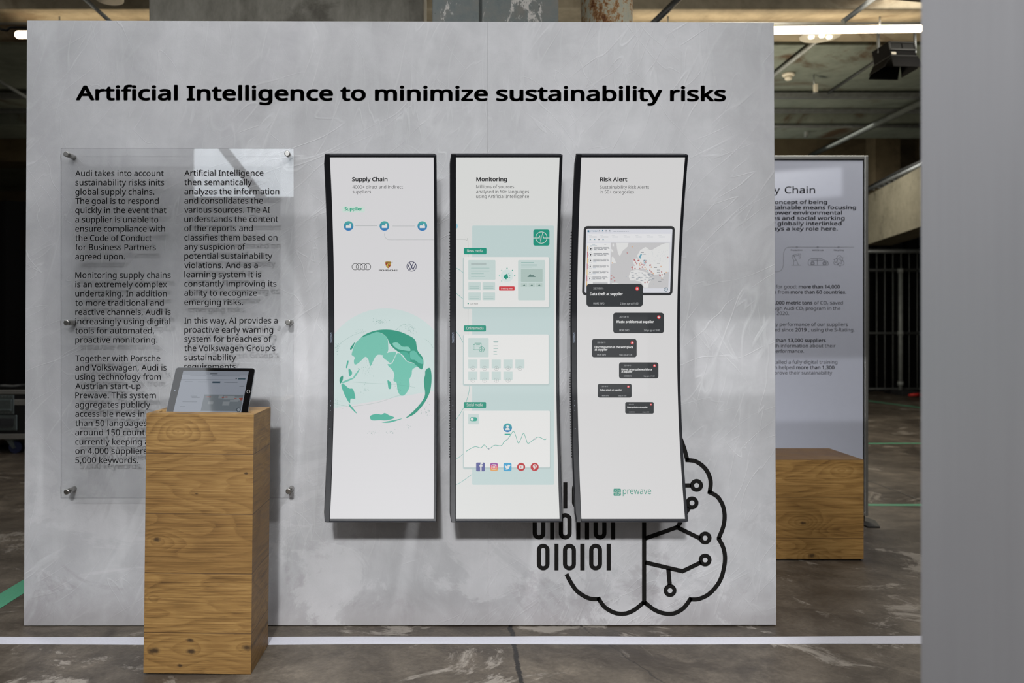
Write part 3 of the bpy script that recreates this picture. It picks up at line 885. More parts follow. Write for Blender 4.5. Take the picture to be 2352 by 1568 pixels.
DK = E((34, 34, 36)); GR = E((62, 62, 64)); TEAL = E((24, 152, 126)); TEAL2 = E((104, 190, 171)); WH = E((226, 226, 224))
rnd = random.Random(7)
def screen_bg(a, px_l, px_r, rgb):
    # the lit panel itself; a little wider than seen so that it runs under the bezel
    a.rect(px_l, 356, px_r, 1196, E(rgb), 0)

# ---- monitor 1
t = Art(mon_map(mx[0])); t.rect(768.3 - 9, 361.2, 997.5 + 0.4, 1190.8, E((216, 216, 214)), 0)
def fit_screen(t, xc, rgb):
    """true screen rectangle in surface coordinates"""
    t.items = [it for it in t.items if it[3] != 0]
    vs = []; fs = []
    n = 60
    org = []
    for i in range(n + 1):
        a = -ASC + 2 * ASC * i / n
        for u in (UCH + .0002, 0.1683):
            p = msurf(xc, u, a, 0.0)
            d = p.y - CAMY
            vs.append((CX + p.x / d * F, CY - (p.z - CAMZ) / d * F))
    for i in range(n): fs.append((2 * i, 2 * i + 1, 2 * i + 3, 2 * i + 2))
    t.raw(vs, fs, E(rgb), 0)
fit_screen(t, mx[0], (218, 217, 219))
t.text('Supply Chain', 808.5, 416, 8.8, DK, x1=890, bold=0.022)
t.text('4000+ direct and indirect', 809.5, 432.8, 7.4, GR, x1=925.5)
t.text('suppliers', 809.8, 443.8, 7.4, GR, x1=852)
t.rrect(786.5, 473.8, 837.8, 487.6, 2.5, E((204, 224, 215)), 1)
t.text('Supplier', 791, 483.2, 7.0, E((36, 164, 128)), x1=832.3, bold=0.025)
def factory(cx, cy):
    r = 11.2; bands = 6
    for k in range(bands):
        y0 = cy - r + 2 * r * k / bands; y1 = y0 + 2 * r / bands; f = k / (bands - 1)
        c = (int(72 - 22 * f), int(168 - 48 * f), int(162 + 22 * f))
        pl = clip(clip(t.circ(cx, cy, r, 30), 0, -1, -y0), 0, 1, y1); t.poly(pl, E(c), 1)
    t.rect(cx - 6, cy - .5, cx + 6.2, cy + 4.6, WH, 2)
    for dx in (-5.8, -3.4, -1.0): t.poly([(cx + dx, cy - .5), (cx + dx + 2.2, cy - 2.8), (cx + dx + 2.2, cy - .5)], WH, 2)
    t.rect(cx + 2.2, cy - 5.8, cx + 5.2, cy - .5, WH, 2)
for fx, fy in ((800.5, 518.8), (883, 518.8), (970, 519)): factory(fx, fy)
LG = E((160, 166, 166))
t.stroke([(816, 518.6), (867, 518.6)], .8, LG); t.stroke([(901.5, 519), (953, 519)], .8, LG)
t.dots(catmull([(883, 537), (884, 543), (888, 548), (895, 550.3), (930, 550.4), (997.5, 550.4)], 5), 1.9, .42, E((110, 120, 120)))
for k in range(4): t.ring(815.8 + 9.53 * k, 612.4, 7.8, 6.7, DK, 1)
# crest and word mark
crest = catmull([(885.2, 601.2), (891.6, 600.2), (898.0, 601.2), (897.8, 607), (896, 612), (891.6, 616), (887.2, 612), (885.4, 607)], 4, True)
t.poly(crest, E((176, 140, 62)), 1)
t.poly([(885.8, 603.5), (891.4, 602.8), (891.4, 608), (885.7, 608)], E((150, 44, 40)), 2)
t.poly([(891.8, 608.4), (897.3, 608.4), (895.6, 612), (891.8, 615.2)], E((150, 44, 40)), 2)
t.poly([(889.2, 605.6), (894, 605.6), (893.8, 610), (891.6, 612), (889.4, 610)], E((214, 178, 70)), 3)
t.rect(891, 606.5, 892.3, 610.6, E((30, 26, 22)), 4); t.rect(886, 601.7, 897, 602.5, E((60, 40, 24)), 4)
t.text('PORSCHE', 870, 622.2, 3.2, DK, x1=913, bold=0.02)
t.ring(900.6, 602.4, 1.3, .9, GR, 2, 12)
NV = E((26, 28, 74))
t.ring(945.4, 611.6, 11.5, 10.2, NV, 1)
t.stroke([(940.6, 602.6), (945.4, 612.2), (950.2, 602.6)], 1.7, NV, 1)
t.stroke([(936.4, 606.2), (942.0, 619.0), (945.4, 613.6), (948.8, 619.0), (954.4, 606.2)], 1.7, NV, 2)
# halo behind the globe, cut off at the slanting line
halo = t.circ(886, 856, 148, 72)
halo = clip(clip(halo, -1, 0, -763), 1, 0, 997.6)
t.poly(clip(halo, (937 - 897) / 230, 1, 937 + (937 - 897) / 230 * 768), E((204, 220, 218)), 1)
def C6(p): return (720 + p[0] * .3636, 690 + p[1] * .3636)
def land(pts, rgb, layer, n=3): t.poly(catmull([C6(p) for p in pts], n, True), E(rgb), layer)
LT, MD, DKG = (112, 192, 173), (72, 176, 154), (22, 148, 122)
land([(243, 330), (262, 275), (300, 235), (340, 210), (400, 192), (425, 205), (465, 235), (472, 290), (470, 320), (450, 345), (408, 342), (385, 365), (360, 415), (348, 375), (330, 355), (310, 370), (290, 390), (262, 405), (255, 380), (262, 360), (243, 345)], LT, 2)
land([(300, 233), (340, 207), (400, 188), (460, 183), (520, 190), (580, 210), (640, 245), (652, 290), (660, 320), (690, 360), (695, 400), (685, 435), (655, 415), (640, 400), (620, 390), (600, 385), (570, 345), (530, 320), (500, 295), (480, 270), (465, 235), (440, 212), (400, 198), (345, 218)], DKG, 3)
land([(498, 272), (530, 265), (560, 290), (600, 292), (612, 318), (560, 312), (525, 302)], (126, 200, 182), 4)
land([(610, 325), (640, 318), (662, 345), (692, 378), (690, 400), (662, 392), (640, 375), (615, 370)], (90, 184, 164), 4)
land([(545, 328), (580, 322), (606, 345), (612, 385), (590, 380), (566, 346)], (58, 170, 146), 4)
land([(435, 350), (475, 328), (520, 325), (512, 358), (490, 394), (465, 380)], LT, 4)
land([(468, 402), (498, 396), (530, 332), (560, 350), (590, 385), (640, 400), (655, 415), (625, 435), (620, 470), (605, 500), (608, 540), (590, 580), (568, 600), (545, 595), (530, 560), (525, 520), (505, 505), (512, 470), (500, 440), (480, 420)], (106, 192, 172), 2)
land([(468, 503), (490, 520), (488, 555), (475, 556), (470, 530)], MD, 2)
land([(708, 440), (735, 425), (746, 470), (743, 540), (727, 600), (690, 662), (640, 715), (590, 740), (588, 736), (640, 690), (690, 630), (705, 590), (700, 540), (698, 500), (705, 470)], DKG, 2)
land([(176, 530), (195, 530), (225, 555), (250, 560), (265, 618), (235, 620), (230, 650), (205, 612), (186, 570)], MD, 2)
land([(222, 428), (243, 450), (240, 470), (225, 475)], MD, 2); land([(165, 492), (186, 474), (184, 505), (168, 525)], DKG, 2)
land([(252, 482), (290, 430), (286, 447), (264, 482)], LT, 2); land([(185, 512), (255, 485), (256, 492), (190, 522)], LT, 2)
land([(232, 300), (250, 275), (262, 262), (250, 295), (236, 312)], DKG, 2); land([(205, 420), (215, 380), (222, 385), (212, 425)], MD, 2)
land([(226, 652), (270, 705), (266, 709), (228, 670)], MD, 2)
land([(355, 735), (370, 722), (400, 715), (430, 720), (450, 710), (480, 725), (512, 738), (490, 750), (455, 757), (420, 755), (370, 756)], MD, 2)
land([(430, 768), (480, 760), (555, 745), (550, 750), (480, 771)], MD, 3)
land([(690, 432), (708, 372), (715, 380), (700, 432)], (200, 226, 222), 5)
ds = E((64, 140, 126))
def scat(cx, cy, sx, sy, n, s=.45):
    for _ in range(n):
        x, y = C6((rnd.gauss(cx, sx), rnd.gauss(cy, sy))); r = s * rnd.uniform(.5, 1.3)
        if 769 < x < 997: t.rect(x - r, y - r * .7, x + r, y + r * .7, ds, 5)
scat(420, 135, 22, 8, 70); scat(600, 180, 24, 18, 60); scat(335, 430, 28, 35, 60); scat(150, 300, 8, 16, 40); scat(330, 565, 18, 10, 25)
scat(720, 690, 22, 22, 50); scat(370, 830, 18, 8, 22); scat(490, 830, 12, 6, 16); scat(150, 640, 14, 22, 24); scat(295, 195, 12, 8, 18); scat(600, 795, 10, 6, 8); scat(480, 260, 40, 30, 20); scat(540, 540, 20, 30, 20)
for arc in ([(140, 300), (190, 255), (260, 215), (330, 195)], [(520, 185), (560, 155), (600, 148), (625, 165), (635, 195)], [(700, 240), (730, 262), (757, 300)], [(130, 650), (220, 668), (300, 662), (420, 640), (520, 605), (560, 598)], [(250, 515), (400, 525), (520, 530), (640, 548)]):
    t.dots(catmull([C6(p) for p in arc], 6), 2.4, .4, ds, 5)
t.build('screen', mon[0], cut=14)

# ---- monitor 2
t = Art(mon_map(mx[1])); fit_screen(t, mx[1], (221, 222, 220))
t.text('Monitoring', 1094, 416, 8.8, DK, x1=1164.6, bold=0.022)
t.text('Millions of sources', 1094, 432.2, 7.4, GR, x1=1180.6)
t.text('analysed in 50+ languages', 1094, 443.4, 7.4, GR, x1=1215)
t.text('using Artificial Intelligence', 1094, 454.6, 7.4, GR, x1=1215)
t.poly(clip(t.circ(1045, 519, 7, 24), -1, 0, -1047.6), E((160, 206, 222)), 1)
PT = E((194, 212, 211)); CARD = E((231, 231, 229)); TG = E((14, 146, 122)); TL = E((199, 215, 212)); LN = E((150, 184, 178))
t.rrect(1084.3, 518, 1272.5, 1113, 3, PT, 1)
t.dots(catmull([(1049, 549.5), (1066, 549.6), (1072, 552), (1075, 559), (1075, 700), (1074.5, 940)], 6), 1.9, .42, E((120, 130, 130)), 2)
for arc in ([(1047.5, 615), (1056, 620), (1066, 627)], [(1047.5, 673), (1056, 680), (1066, 689)], [(1047.5, 761), (1056, 772), (1065, 790)], [(1079, 884), (1076, 905), (1068, 930), (1058, 948), (1047.5, 964)], [(1047.5, 1054), (1058, 1047), (1067, 1039)], [(1047.5, 1113), (1062, 1105), (1084, 1089)]):
    t.stroke(catmull(arc, 5), .9, E((96, 176, 168)), 2)
def plogo(x0, y0, x1, y1, bg, fg, l):
    w = x1 - x0; cx, cy = (x0 + x1) / 2, (y0 + y1) / 2
    t.rrect(x0, y0, x1, y1, w * .12, bg, l); t.ring(cx, cy, w * .37, w * .335, fg, l + 1)
    q = lambda u, v: (cx + u * w, cy + v * w)
    t.stroke([q(-.5, .02), q(-.17, .02), q(-.10, -.10), q(-.045, .24), q(.075, -.30), q(.13, .02), q(.5, .02)], w * .036, fg, l + 2)
plogo(1225, 527, 1262, 564, TG, WH, 2)
def tagm(x0, y0, x1, y1, s, tx0, tx1, base):
    t.rrect(x0, y0, x1, y1, 2.6, TG, 4); t.text(s, tx0, base, 6.2, WH, x1=tx1, layer=5)
def card(x0, y0, x1, y1):
    for k, (g, c) in enumerate(((4.5, (190, 207, 206)), (2.6, (182, 198, 197)))): t.rrect(x0 - g * .4, y0, x1 + g * .7, y1 + g, 4, E(c), 2 if k == 0 else 3)
    t.rrect(x0, y0, x1, y1, 2.6, CARD, 4)
card(1065, 590, 1260.5, 705); card(1065, 768, 1260, 882); card(1065, 943, 1263, 1073)
tagm(1065, 569.2, 1117.5, 583.6, 'News media', 1073, 1109, 578.8)
tagm(1065, 747, 1116.3, 761, 'Online media', 1071, 1110.3, 756.6)
tagm(1065, 923, 1116.6, 937, 'Social media', 1072, 1109, 932.4)
t.rrect(1075.4, 597, 1138, 642.3, 2, TL, 5); t.rrect(1082, 603.8, 1117, 608, 1, E((176, 190, 188)), 6)
for y, x in ((615.3, 1124), (622.2, 1124), (628.2, 1111), (634.8, 1114.5)): t.rect(1082, y - .5, x, y + .5, LN, 6)
for y0 in (648, 671):
    for x0 in (1075.5, 1108.3):
        t.rrect(x0, y0, x0 + 29, y0 + 18.3, 1.6, TL, 5)
        for dy in (10.5, 14.6): t.rect(x0 + 2.5, y0 + dy - .45, x0 + 25, y0 + dy + .45, LN, 6)
t.disc(1164.6, 633, 14.5, E((214, 226, 224)), 5)
for k in range(8):
    a = math.radians(-90 + 45 * k)
    if k in (3, 4): continue
    t.disc(1164.6 + 17.6 * math.cos(a), 633 + 17.2 * math.sin(a), 1.5, E((60, 164, 144)) if k < 4 else E((160, 206, 196)), 6, 10)
t.poly([(1156.5, 634), (1165, 627.5), (1167.5, 638), (1157.8, 638.6)], TG, 6); t.poly([(1160, 638.5), (1163, 638), (1164, 641), (1161.5, 641.4)], TG, 6)
for p, q in (((1168, 629), (1170.2, 626.5)), ((1169, 632.5), (1172.2, 632)), ((1169, 636), (1171.6, 638))): t.stroke([p, q], .9, TG, 6)
t.rrect(1146.2, 657.3, 1182, 667, 1.8, E((206, 52, 62)), 5); t.text('Breaking news', 1151, 663.9, 3.6, WH, x1=1178, layer=6)
t.rrect(1190, 597, 1252, 689.5, 2.6, TL, 5); t.rect(1197, 602, 1226.8, 603.8, LN, 6)
for y, x in ((607.6, 1233), (610.5, 1233), (613.4, 1222)): t.rect(1197, y - .3, x, y + .3, LN, 6)
t.rrect(1196.5, 617.2, 1246.4, 647, 2, E((176, 196, 190)), 6)
mt = E((98, 128, 122))
t.poly([(1211, 636), (1218, 629), (1221.5, 632.5), (1224, 630.8), (1231, 636)], mt, 7)
for x0 in (1196.5, 1214, 1231.2):
    t.rect(x0, 650, x0 + 14.6, 658.4, E((186, 204, 198)), 6); t.poly([(x0 + 4, 656.3), (x0 + 7.6, 652.6), (x0 + 10.6, 656.3)], mt, 7)
t.disc(1075.2, 697, 1.6, TG, 5, 10); t.text('Live Now', 1080.8, 698.8, 3.4, DK, x1=1097.8, layer=5)
t.rrect(1075.3, 776, 1122.5, 820, 2, TL, 5)
t.stroke([(1087, 791), (1091, 791), (1091, 788), (1105, 788), (1105, 803), (1087, 803)], 1.0, TG, 6, True); t.stroke([(1091, 791), (1091, 803)], .8, TG, 6)
t.rect(1093.5, 790.6, 1102.5, 791.6, TG, 6); t.rect(1093.5, 794, 1102.5, 795, TG, 6)
t.disc(1106.5, 802, 6.2, TL, 6); t.ring(1106.5, 802, 6.4, 5.5, TG, 7); t.stroke([(1100.5, 802), (1112.5, 802)], .7, TG, 7); t.ring(1106.5, 802, 2.9, 2.3, TG, 7); t.stroke([(1106.5, 796), (1106.5, 808)], .7, TG, 7)
t.rrect(1133.2, 782.6, 1144.6, 786.6, 1.6, E((172, 192, 190)), 5)
for y, x in ((794, 1143.8), (800.3, 1144), (806.7, 1141), (813.2, 1142)): t.rect(1133.4, y - .6, x, y + .6, LN, 5)
for y0, n in ((825.5, 5), (853, 4)):
    for k in range(n):
        x0 = 1075.4 + 27 * k
        t.rrect(x0, y0, x0 + 21, y0 + 20, .8, TL, 5)
        cx, cy = x0 + 10.8, y0 + 20
        gc = E((150, 158, 158)); t.ring(cx, cy, 5.3, 4.7, gc, 6, 20); t.stroke([(cx - 3, cy), (cx + 3, cy)], .6, gc, 6); t.stroke([(cx, cy - 3), (cx, cy + 3)], .6, gc, 6)
t.rrect(1075.3, 951, 1100, 974, 1, TL, 5); t.rrect(1079.2, 957.8, 1096, 967, 4.4, E((44, 164, 142)), 6); t.disc(1084.2, 962.4, 3.4, WH, 7, 16)
def C8(p): return (1020 + p[0] * .3444, 720 + p[1] * .3444)
t.stroke(catmull([C8(p) for p in ((147, 918), (180, 898), (210, 887), (245, 895), (268, 876), (298, 902), (335, 878), (380, 880), (400, 855), (425, 835), (440, 815), (462, 785), (478, 815), (495, 863), (512, 835), (530, 798), (545, 830), (560, 865), (600, 838), (630, 823), (670, 840), (682, 833))], 7), 1.1, E((64, 168, 150)), 5)
for p in ((298, 902), (423, 836), (604, 836)):
    c = C8(p); t.disc(c[0], c[1], 2.2, E((206, 208, 210)), 6, 12); t.disc(c[0], c[1], .9, E((60, 90, 130)), 7, 10)
for k in range(5):
    f = k / 4; r = 10.2; cy = 982; y0 = cy - r + 2 * r * k / 5
    t.poly(clip(clip(t.circ(1165.8, cy, r, 30), 0, -1, -y0), 0, 1, y0 + 2 * r / 5), E((int(60 - 20 * f), int(164 - 40 * f), int(166 + 16 * f))), 5)
t.disc(1165.8, 979, 3.1, WH, 6, 16); t.poly([(1160.6, 987.5), (1161.4, 983.8), (1164, 982.4), (1167.6, 982.4), (1170.2, 983.8), (1171, 987.5)], WH, 6)
t.rrect(1158.8, 995.6, 1172.6, 998.4, 1.2, E((52, 168, 148)), 6)
# social network buttons
t.rrect(1093.6, 1062, 1113.4, 1082, 2, E((86, 90, 150)), 6); t.text('f', 1101.2, 1081.6, 17.5, WH, x1=1109.5, bold=.03, layer=7)
for k, c in enumerate(((222, 160, 92), (226, 120, 104), (206, 80, 130), (150, 76, 156))):
    pl = t.rr(1125.6, 1062.8, 1143.6, 1081.4, 4); y1 = 1081.4 - k * 4.65; y0 = y1 - 4.65
    t.poly(clip(clip(pl, 0, -1, -y0), 0, 1, y1), E(c), 6)
t.hoop(t.rr(1129, 1066.2, 1140.2, 1077.8, 3), t.rr(1130.3, 1067.5, 1138.9, 1076.5, 2.2), WH, 7); t.ring(1134.6, 1072, 2.9, 1.9, WH, 7, 18); t.disc(1137.6, 1069, .8, WH, 7, 8)
t.rrect(1156.6, 1062.8, 1174.8, 1081.6, 3, E((58, 160, 206)), 6)
t.poly(catmull([(1159.5, 1076.8), (1163, 1076), (1160.5, 1072.5), (1159.8, 1067.8), (1164.8, 1070.8), (1166.2, 1067.4), (1169.6, 1067), (1172.4, 1068.4), (1170.8, 1070.6), (1169, 1075.4), (1164.5, 1078)], 3, True), WH, 7)
t.disc(1197, 1072, 9.4, E((186, 40, 46)), 6); t.rrect(1191.8, 1068.4, 1202.2, 1075.8, 2, WH, 7); t.poly([(1195.6, 1070), (1195.6, 1074.3), (1199.4, 1072.1)], E((186, 40, 46)), 8)
t.disc(1228, 1072, 9.4, E((186, 28, 40)), 6); t.ring(1228.3, 1070.6, 4.6, 3.1, WH, 7, 20); t.stroke([(1228.6, 1068.8), (1226.2, 1078.6)], 1.8, WH, 7)
t.build('screen', mon[1], cut=14)

# ---- monitor 3
t = Art(mon_map(mx[2])); fit_screen(t, mx[2], (217, 216, 216))
t.text('Risk Alert', 1378, 416.2, 8.8, DK, x1=1440.8, bold=0.022)
t.text('Sustainability Risk Alerts', 1378, 433.2, 7.4, GR, x1=1491)
t.text('in 50+ categories', 1377.6, 444.2, 7.4, GR, x1=1456)
def Q(u, v):
    """tablet picture in crop units -> drawing units"""
    return (1330 + u * .13396, 510 + v * .13396)
def skew(u, v):
    k = (v - 68) / 1187.0
    return Q(u - 30 * k if u < 800 else u - 45 * k * 1.0, v)
def rq(u0, v0, u1, v1, r):
    pts = Art.rr(None, u0, v0, u1, v1, r, 6); out = []
    for u, v in pts:
        k = (v - 68) / 1187.0; f = (u - 80) / 1565.0
        out.append(Q(u - k * (30 + 15 * f), v))
    return out
def q1(u, v):
    k = (v - 68) / 1187.0; f = (u - 80) / 1565.0
    return Q(u - k * (30 + 15 * f), v) if False else Q(u, v)
t.poly(rq(80, 68, 1645, 1255, 66), E((40, 41, 43)), 1)
t.poly(rq(125, 114, 1603, 1209, 26), E((218, 219, 226)), 2)
t.poly([Q(548, 352), Q(1558, 352), Q(1530, 1132), Q(528, 1132)], E((200, 199, 200)), 3)
t.poly([Q(148, 200), Q(1572, 200), Q(1568, 335), Q(144, 335)], E((230, 230, 232)), 3)
t.poly([Q(140, 360), Q(540, 360), Q(524, 1060), Q(128, 1060)], E((232, 232, 232)), 3)
sb = E((52, 120, 146)); ink = E((88, 94, 104)); lk = E((150, 156, 164))
def qr(u0, v0, u1, v1, m, l=4): t.poly([Q(u0, v0), Q(u1, v0), Q(u1, v1), Q(u0, v1)], m, l)
qr(145, 140, 172, 172, sb); p = Q(176, 166); t.text('prewave', p[0], p[1], 4.2, sb, x1=Q(330, 0)[0], layer=4)
for u in (350, 405, 465, 525): qr(u - 10, 136, u + 10, 156, lk if u != 405 else sb); qr(u - 16, 164, u + 16, 168, lk)
for u in range(590, 840, 30): qr(u, 155, u + 22, 162, lk)
for k, u in enumerate((165, 362, 562, 765, 965, 1160, 1362)):
    qr(u, 219, u + 52, 226, lk); qr(u + 8, 249, u + (140 if k < 2 else 110), 257, ink if k < 2 else lk)
for u in (192, 265, 340, 412): qr(u - 10, 284, u + 12, 300, sb if u != 340 else ink); qr(u - 18, 314, u + 20, 320, lk)
qr(225, 376, 276, 384, sb); qr(190, 402, 308, 408, sb); qr(432, 377, 466, 384, lk)
for k in range(7):
    v = 405 + 101.5 * k; du = -7 * k * .5
    v1 = min(v + 100, 1110)
    qr(144 + du * .8, v, 154 + du * .8, v1, E((226, 176, 74)) if k % 2 == 0 else E((176, 40, 60)))
    if k == 6: qr(236, 1040, 490, 1048, ink); continue
    c = Q(203 + du, v + 52); t.ring(c[0], c[1], 4.7, 4.3, lk, 4, 20); t.disc(c[0], c[1] - .5, 1.5, E((50, 52, 56)), 4, 10); qr(193 + du, v + 52, 208 + du, v + 66, E((50, 52, 56)))
    for vv, runs in ((28, ((0, 150), (165, 256))), (44, ((0, 108), (122, 225), (240, 270))), (60, ((0, 50), (62, 160), (178, 220)))):
        for s0, s1 in runs: qr(252 + du * 1.4 + s0, v + vv - 3.5, 252 + du * 1.4 + s1, v + vv + 3.5, ink)
    qr(252 + du * 1.4, v + 72, 308 + du * 1.4, v + 76, E((120, 150, 180)))
LND = E((226, 226, 225))
for pl in ([(640, 356), (848, 356), (832, 420), (740, 500), (715, 560), (697, 580), (668, 540), (650, 450)],
           [(560, 600), (580, 585), (620, 650), (635, 705), (600, 700), (555, 718)],
           [(1000, 565), (1050, 480), (1140, 425), (1215, 480), (1262, 470), (1310, 440), (1400, 390), (1480, 360), (1555, 356), (1538, 850), (1490, 862), (1425, 965), (1380, 885), (1300, 905), (1200, 862), (1100, 785), (1040, 800), (960, 812), (900, 812), (890, 762), (960, 750), (930, 700), (920, 640), (980, 622), (1032, 628), (1005, 600)],
           [(890, 835), (1000, 812), (1160, 862), (1230, 962), (1275, 950), (1195, 1050), (1185, 1118), (1120, 1126), (1060, 1020), (950, 1000), (880, 1000), (850, 930)],
           [(560, 1045), (640, 1040), (700, 1058), (560, 1058)], [(555, 455), (590, 500), (565, 520), (552, 490)]):
    t.poly([Q(*p) for p in pl], LND, 4)
t.poly([Q(1020, 600), Q(1060, 540), Q(1082, 545), Q(1050, 630)], E((112, 166, 184)), 5)
def pin(u, v, rgb, r=1.7):
    c = Q(u, v); t.disc(c[0], c[1], r, E((232, 222, 220)), 6, 12); t.ring(c[0], c[1], r, r * .62, E(rgb), 7, 14); t.disc(c[0], c[1], r * .35, E(rgb), 7, 8)
RD, OR, BL = (168, 50, 60), (208, 140, 60), (84, 150, 176)
for u, v in ((830, 526), (1520, 604), (945, 645), (1010, 660), (968, 690), (990, 712), (920, 770), (905, 775), (920, 800), (960, 795), (1040, 795), (1075, 725), (1110, 735), (1085, 770), (1215, 740), (1225, 735), (1215, 825), (1240, 850), (1390, 915), (1425, 900), (1385, 905), (1415, 852), (555, 920), (592, 950), (552, 975), (610, 1005), (1130, 1035), (1175, 1028), (1140, 685), (1025, 655), (955, 655)): pin(u, v, RD)
for u, v in ((912, 422), (572, 698), (1060, 695), (1045, 740), (1130, 775), (1150, 805), (1275, 880), (1255, 868), (1405, 760), (1240, 770), (1495, 862), (1420, 960), (1035, 715)): pin(u, v, OR, 1.5)
for _ in range(40):
    u, v = rnd.gauss(1130, 25), rnd.gauss(690, 22); t.disc(*Q(u, v), .5, E(BL), 5, 6)
for _ in range(120):
    u, v = rnd.uniform(1170, 1530), rnd.uniform(470, 690); t.disc(*Q(u, v), .35, E((168, 180, 190)), 5, 5)
for _ in range(46):
    u, v = rnd.uniform(880, 1260), rnd.uniform(850, 1010); qr(u, v, u + rnd.uniform(20, 50), v + 7, lk, 5)
for u, v in ((1360, 705), (1310, 778), (1360, 820), (1360, 858), (1430, 988), (1385, 1015), (1085, 518), (1120, 548), (1130, 655)): qr(u - 26, v - 3, u + 26, v + 4, ink, 5)
for u, v in ((805, 935), (1280, 1060), (1170, 825)): t.disc(*Q(u, v), .8, E(BL), 5, 8)
c = Q(1470, 886); t.disc(c[0], c[1], 1.2, E((30, 30, 34)), 7, 10)
c = Q(1490, 1152); t.disc(c[0], c[1], 4.2, E((226, 228, 232)), 6); t.ring(c[0], c[1], 4.6, 3.6, E((40, 92, 112)), 7); t.text('?', c[0] - 1, c[1] + 1.7, 3.6, E((40, 92, 112)), x1=c[0] + 1.1, bold=.03, layer=7)
qr(572, 368, 600, 418, E((226, 226, 226)))
CD = E((44, 47, 50)); CT = E((232, 232, 232)); CM = E((196, 198, 200)); RB = E((228, 72, 76))
def msg(x0, y0, x1, y1, date, dx, dbase, lines, mbase, mx0, mx1, when, wx0, wx1, cap, L=8):
    s = (x1 - x0) / 129.5
    t.rrect(x0 - .5, y0 - .3, x1 + .5, y1 + .8, 7 * s, E((176, 176, 174)), L - 1) if False else None
    t.rrect(x0, y0, x1, y1, 7.2 * s, CD, L)
    t.text(date, dx, dbase, cap * .72, CM, x1=dx + 23 * s, layer=L + 1)
    cx, cy = x1 - 13 * s, dbase - cap * .2
    t.disc(cx, cy, 4.5 * s, RB, L + 1, 20); t.poly([(cx - 2 * s, cy + 1.4 * s), (cx - 1.4 * s, cy - .8 * s), (cx, cy - 2.2 * s), (cx + 1.4 * s, cy - .8 * s), (cx + 2 * s, cy + 1.4 * s)], CT, L + 2)
    for tx, a, bb, base in lines: t.text(tx, a, base, cap, CT, x1=bb, bold=.022, layer=L + 1)
    t.text('MORE INFO', mx0, mbase, cap * .72, CM, x1=mx1, layer=L + 1)
    t.text(when, wx0, mbase, cap * .72, CM, x1=wx1, layer=L + 1)
msg(1347, 651.7, 1476.5, 704, '2021-06-16', 1363, 663.9, [('Data theft at supplier', 1355.3, 1430.8, 677.8)], 698.8, 1363, 1387.8, '2 days ago at 19:00', 1425, 1466, 6.0)
msg(1408.2, 717.8, 1525, 765, '2021-06-14', 1423, 729.2, [('Waste problems at supplier', 1415.6, 1501.8, 741.3)], 760.3, 1422.8, 1445, '2 days ago at 19:00', 1478.8, 1515.2, 5.5)
msg(1359.2, 778.2, 1462.5, 820.3, '2021-06-15', 1372, 788, [('Discrimination in the workplace', 1365.8, 1454.4, 799.2), ('at supplier', 1365.8, 1395.6, 804.9)], 816.2, 1371.8, 1391.8, '1 day ago at 17:45', 1422, 1452, 4.7)
msg(1421.8, 832, 1512.4, 868.8, '2021-06-15', 1433, 840.5, [('Unrest among the workforce', 1427.3, 1497.8, 850.2), ('at supplier', 1427.3, 1453, 855)], 865, 1433, 1450.5, '1 day ago at 11:30', 1476.8, 1503.6, 4.2)
msg(1373, 881.2, 1451, 912.8, '2021-06-16', 1382.4, 888.4, [('Cyber attack at supplier', 1377.8, 1428.4, 897)], 909.9, 1382.8, 1398, 'today at 13:00', 1420, 1438.5, 3.6)
msg(1436, 923, 1501.8, 949.7, '2021-06-16', 1444.2, 929.4, [('Water pollution at supplier', 1440.2, 1487.6, 936.4)], 947.2, 1444.6, 1457.4, 'today at 10:20', 1475.6, 1491, 3.1)
PG = E((60, 148, 128)); BGc = E((217, 217, 213))
plogo(1409.2, 1121.8, 1426.2, 1138.4, PG, BGc, 2)
t.text('prewave', 1430.5, 1134.4, 14.4, PG, x1=1495.5, bold=-0.012)
t.build('screen', mon[2], cut=14)

# ================================================================== PEDESTAL AND TABLET
px0, px1, py0, py1, pH = -0.935, -0.615, -0.395, -0.172, 0.775
ROLL = 0.0118
ped = thing('wooden_pedestal', 'tall oak pedestal holding a tablet in front of the text panel', 'pedestal', (px1, py0, 0))
# pocket for the tablet
tx0, tx1 = -0.912, -0.640
kx0, kx1, ky0, ky1, kd = tx0 - .004, tx1 + .004, -0.346, -0.317, 0.026
b = MB()
xs_ = [px0, kx0, kx1, px1]; ys_ = [py0, ky0, ky1, py1]
V = {}
for i, x in enumerate(xs_):
    for j, y in enumerate(ys_): V[i, j] = b.bm.verts.new((x, y, pH))
for i in range(3):
    for j in range(3):
        if (i, j) != (1, 1): b.bm.faces.new((V[i, j], V[i + 1, j], V[i + 1, j + 1], V[i, j + 1]))
kk = {}
for i in (1, 2):
    for j in (1, 2): kk[i, j] = b.bm.verts.new((xs_[i], ys_[j], pH - kd))
b.bm.faces.new((kk[1, 1], kk[2, 1], kk[2, 2], kk[1, 2]))
for p, q in (((1, 1), (2, 1)), ((2, 1), (2, 2)), ((2, 2), (1, 2)), ((1, 2), (1, 1))): b.bm.faces.new((V[p], V[q], kk[q], kk[p]))
base = {}
for i in (0, 3):
    for j in (0, 3): base[i, j] = b.bm.verts.new((xs_[i], ys_[j], 0.0015))
b.bm.faces.new((base[0, 0], base[0, 3], base[3, 3], base[3, 0]))
for side in ([(0, 0), (1, 0), (2, 0), (3, 0)], [(3, 0), (3, 1), (3, 2), (3, 3)], [(3, 3), (2, 3), (1, 3), (0, 3)], [(0, 3), (0, 2), (0, 1), (0, 0)]):
    b.bm.faces.new([base[side[0]]] + [base[side[-1]]] + [V[s] for s in reversed(side)])
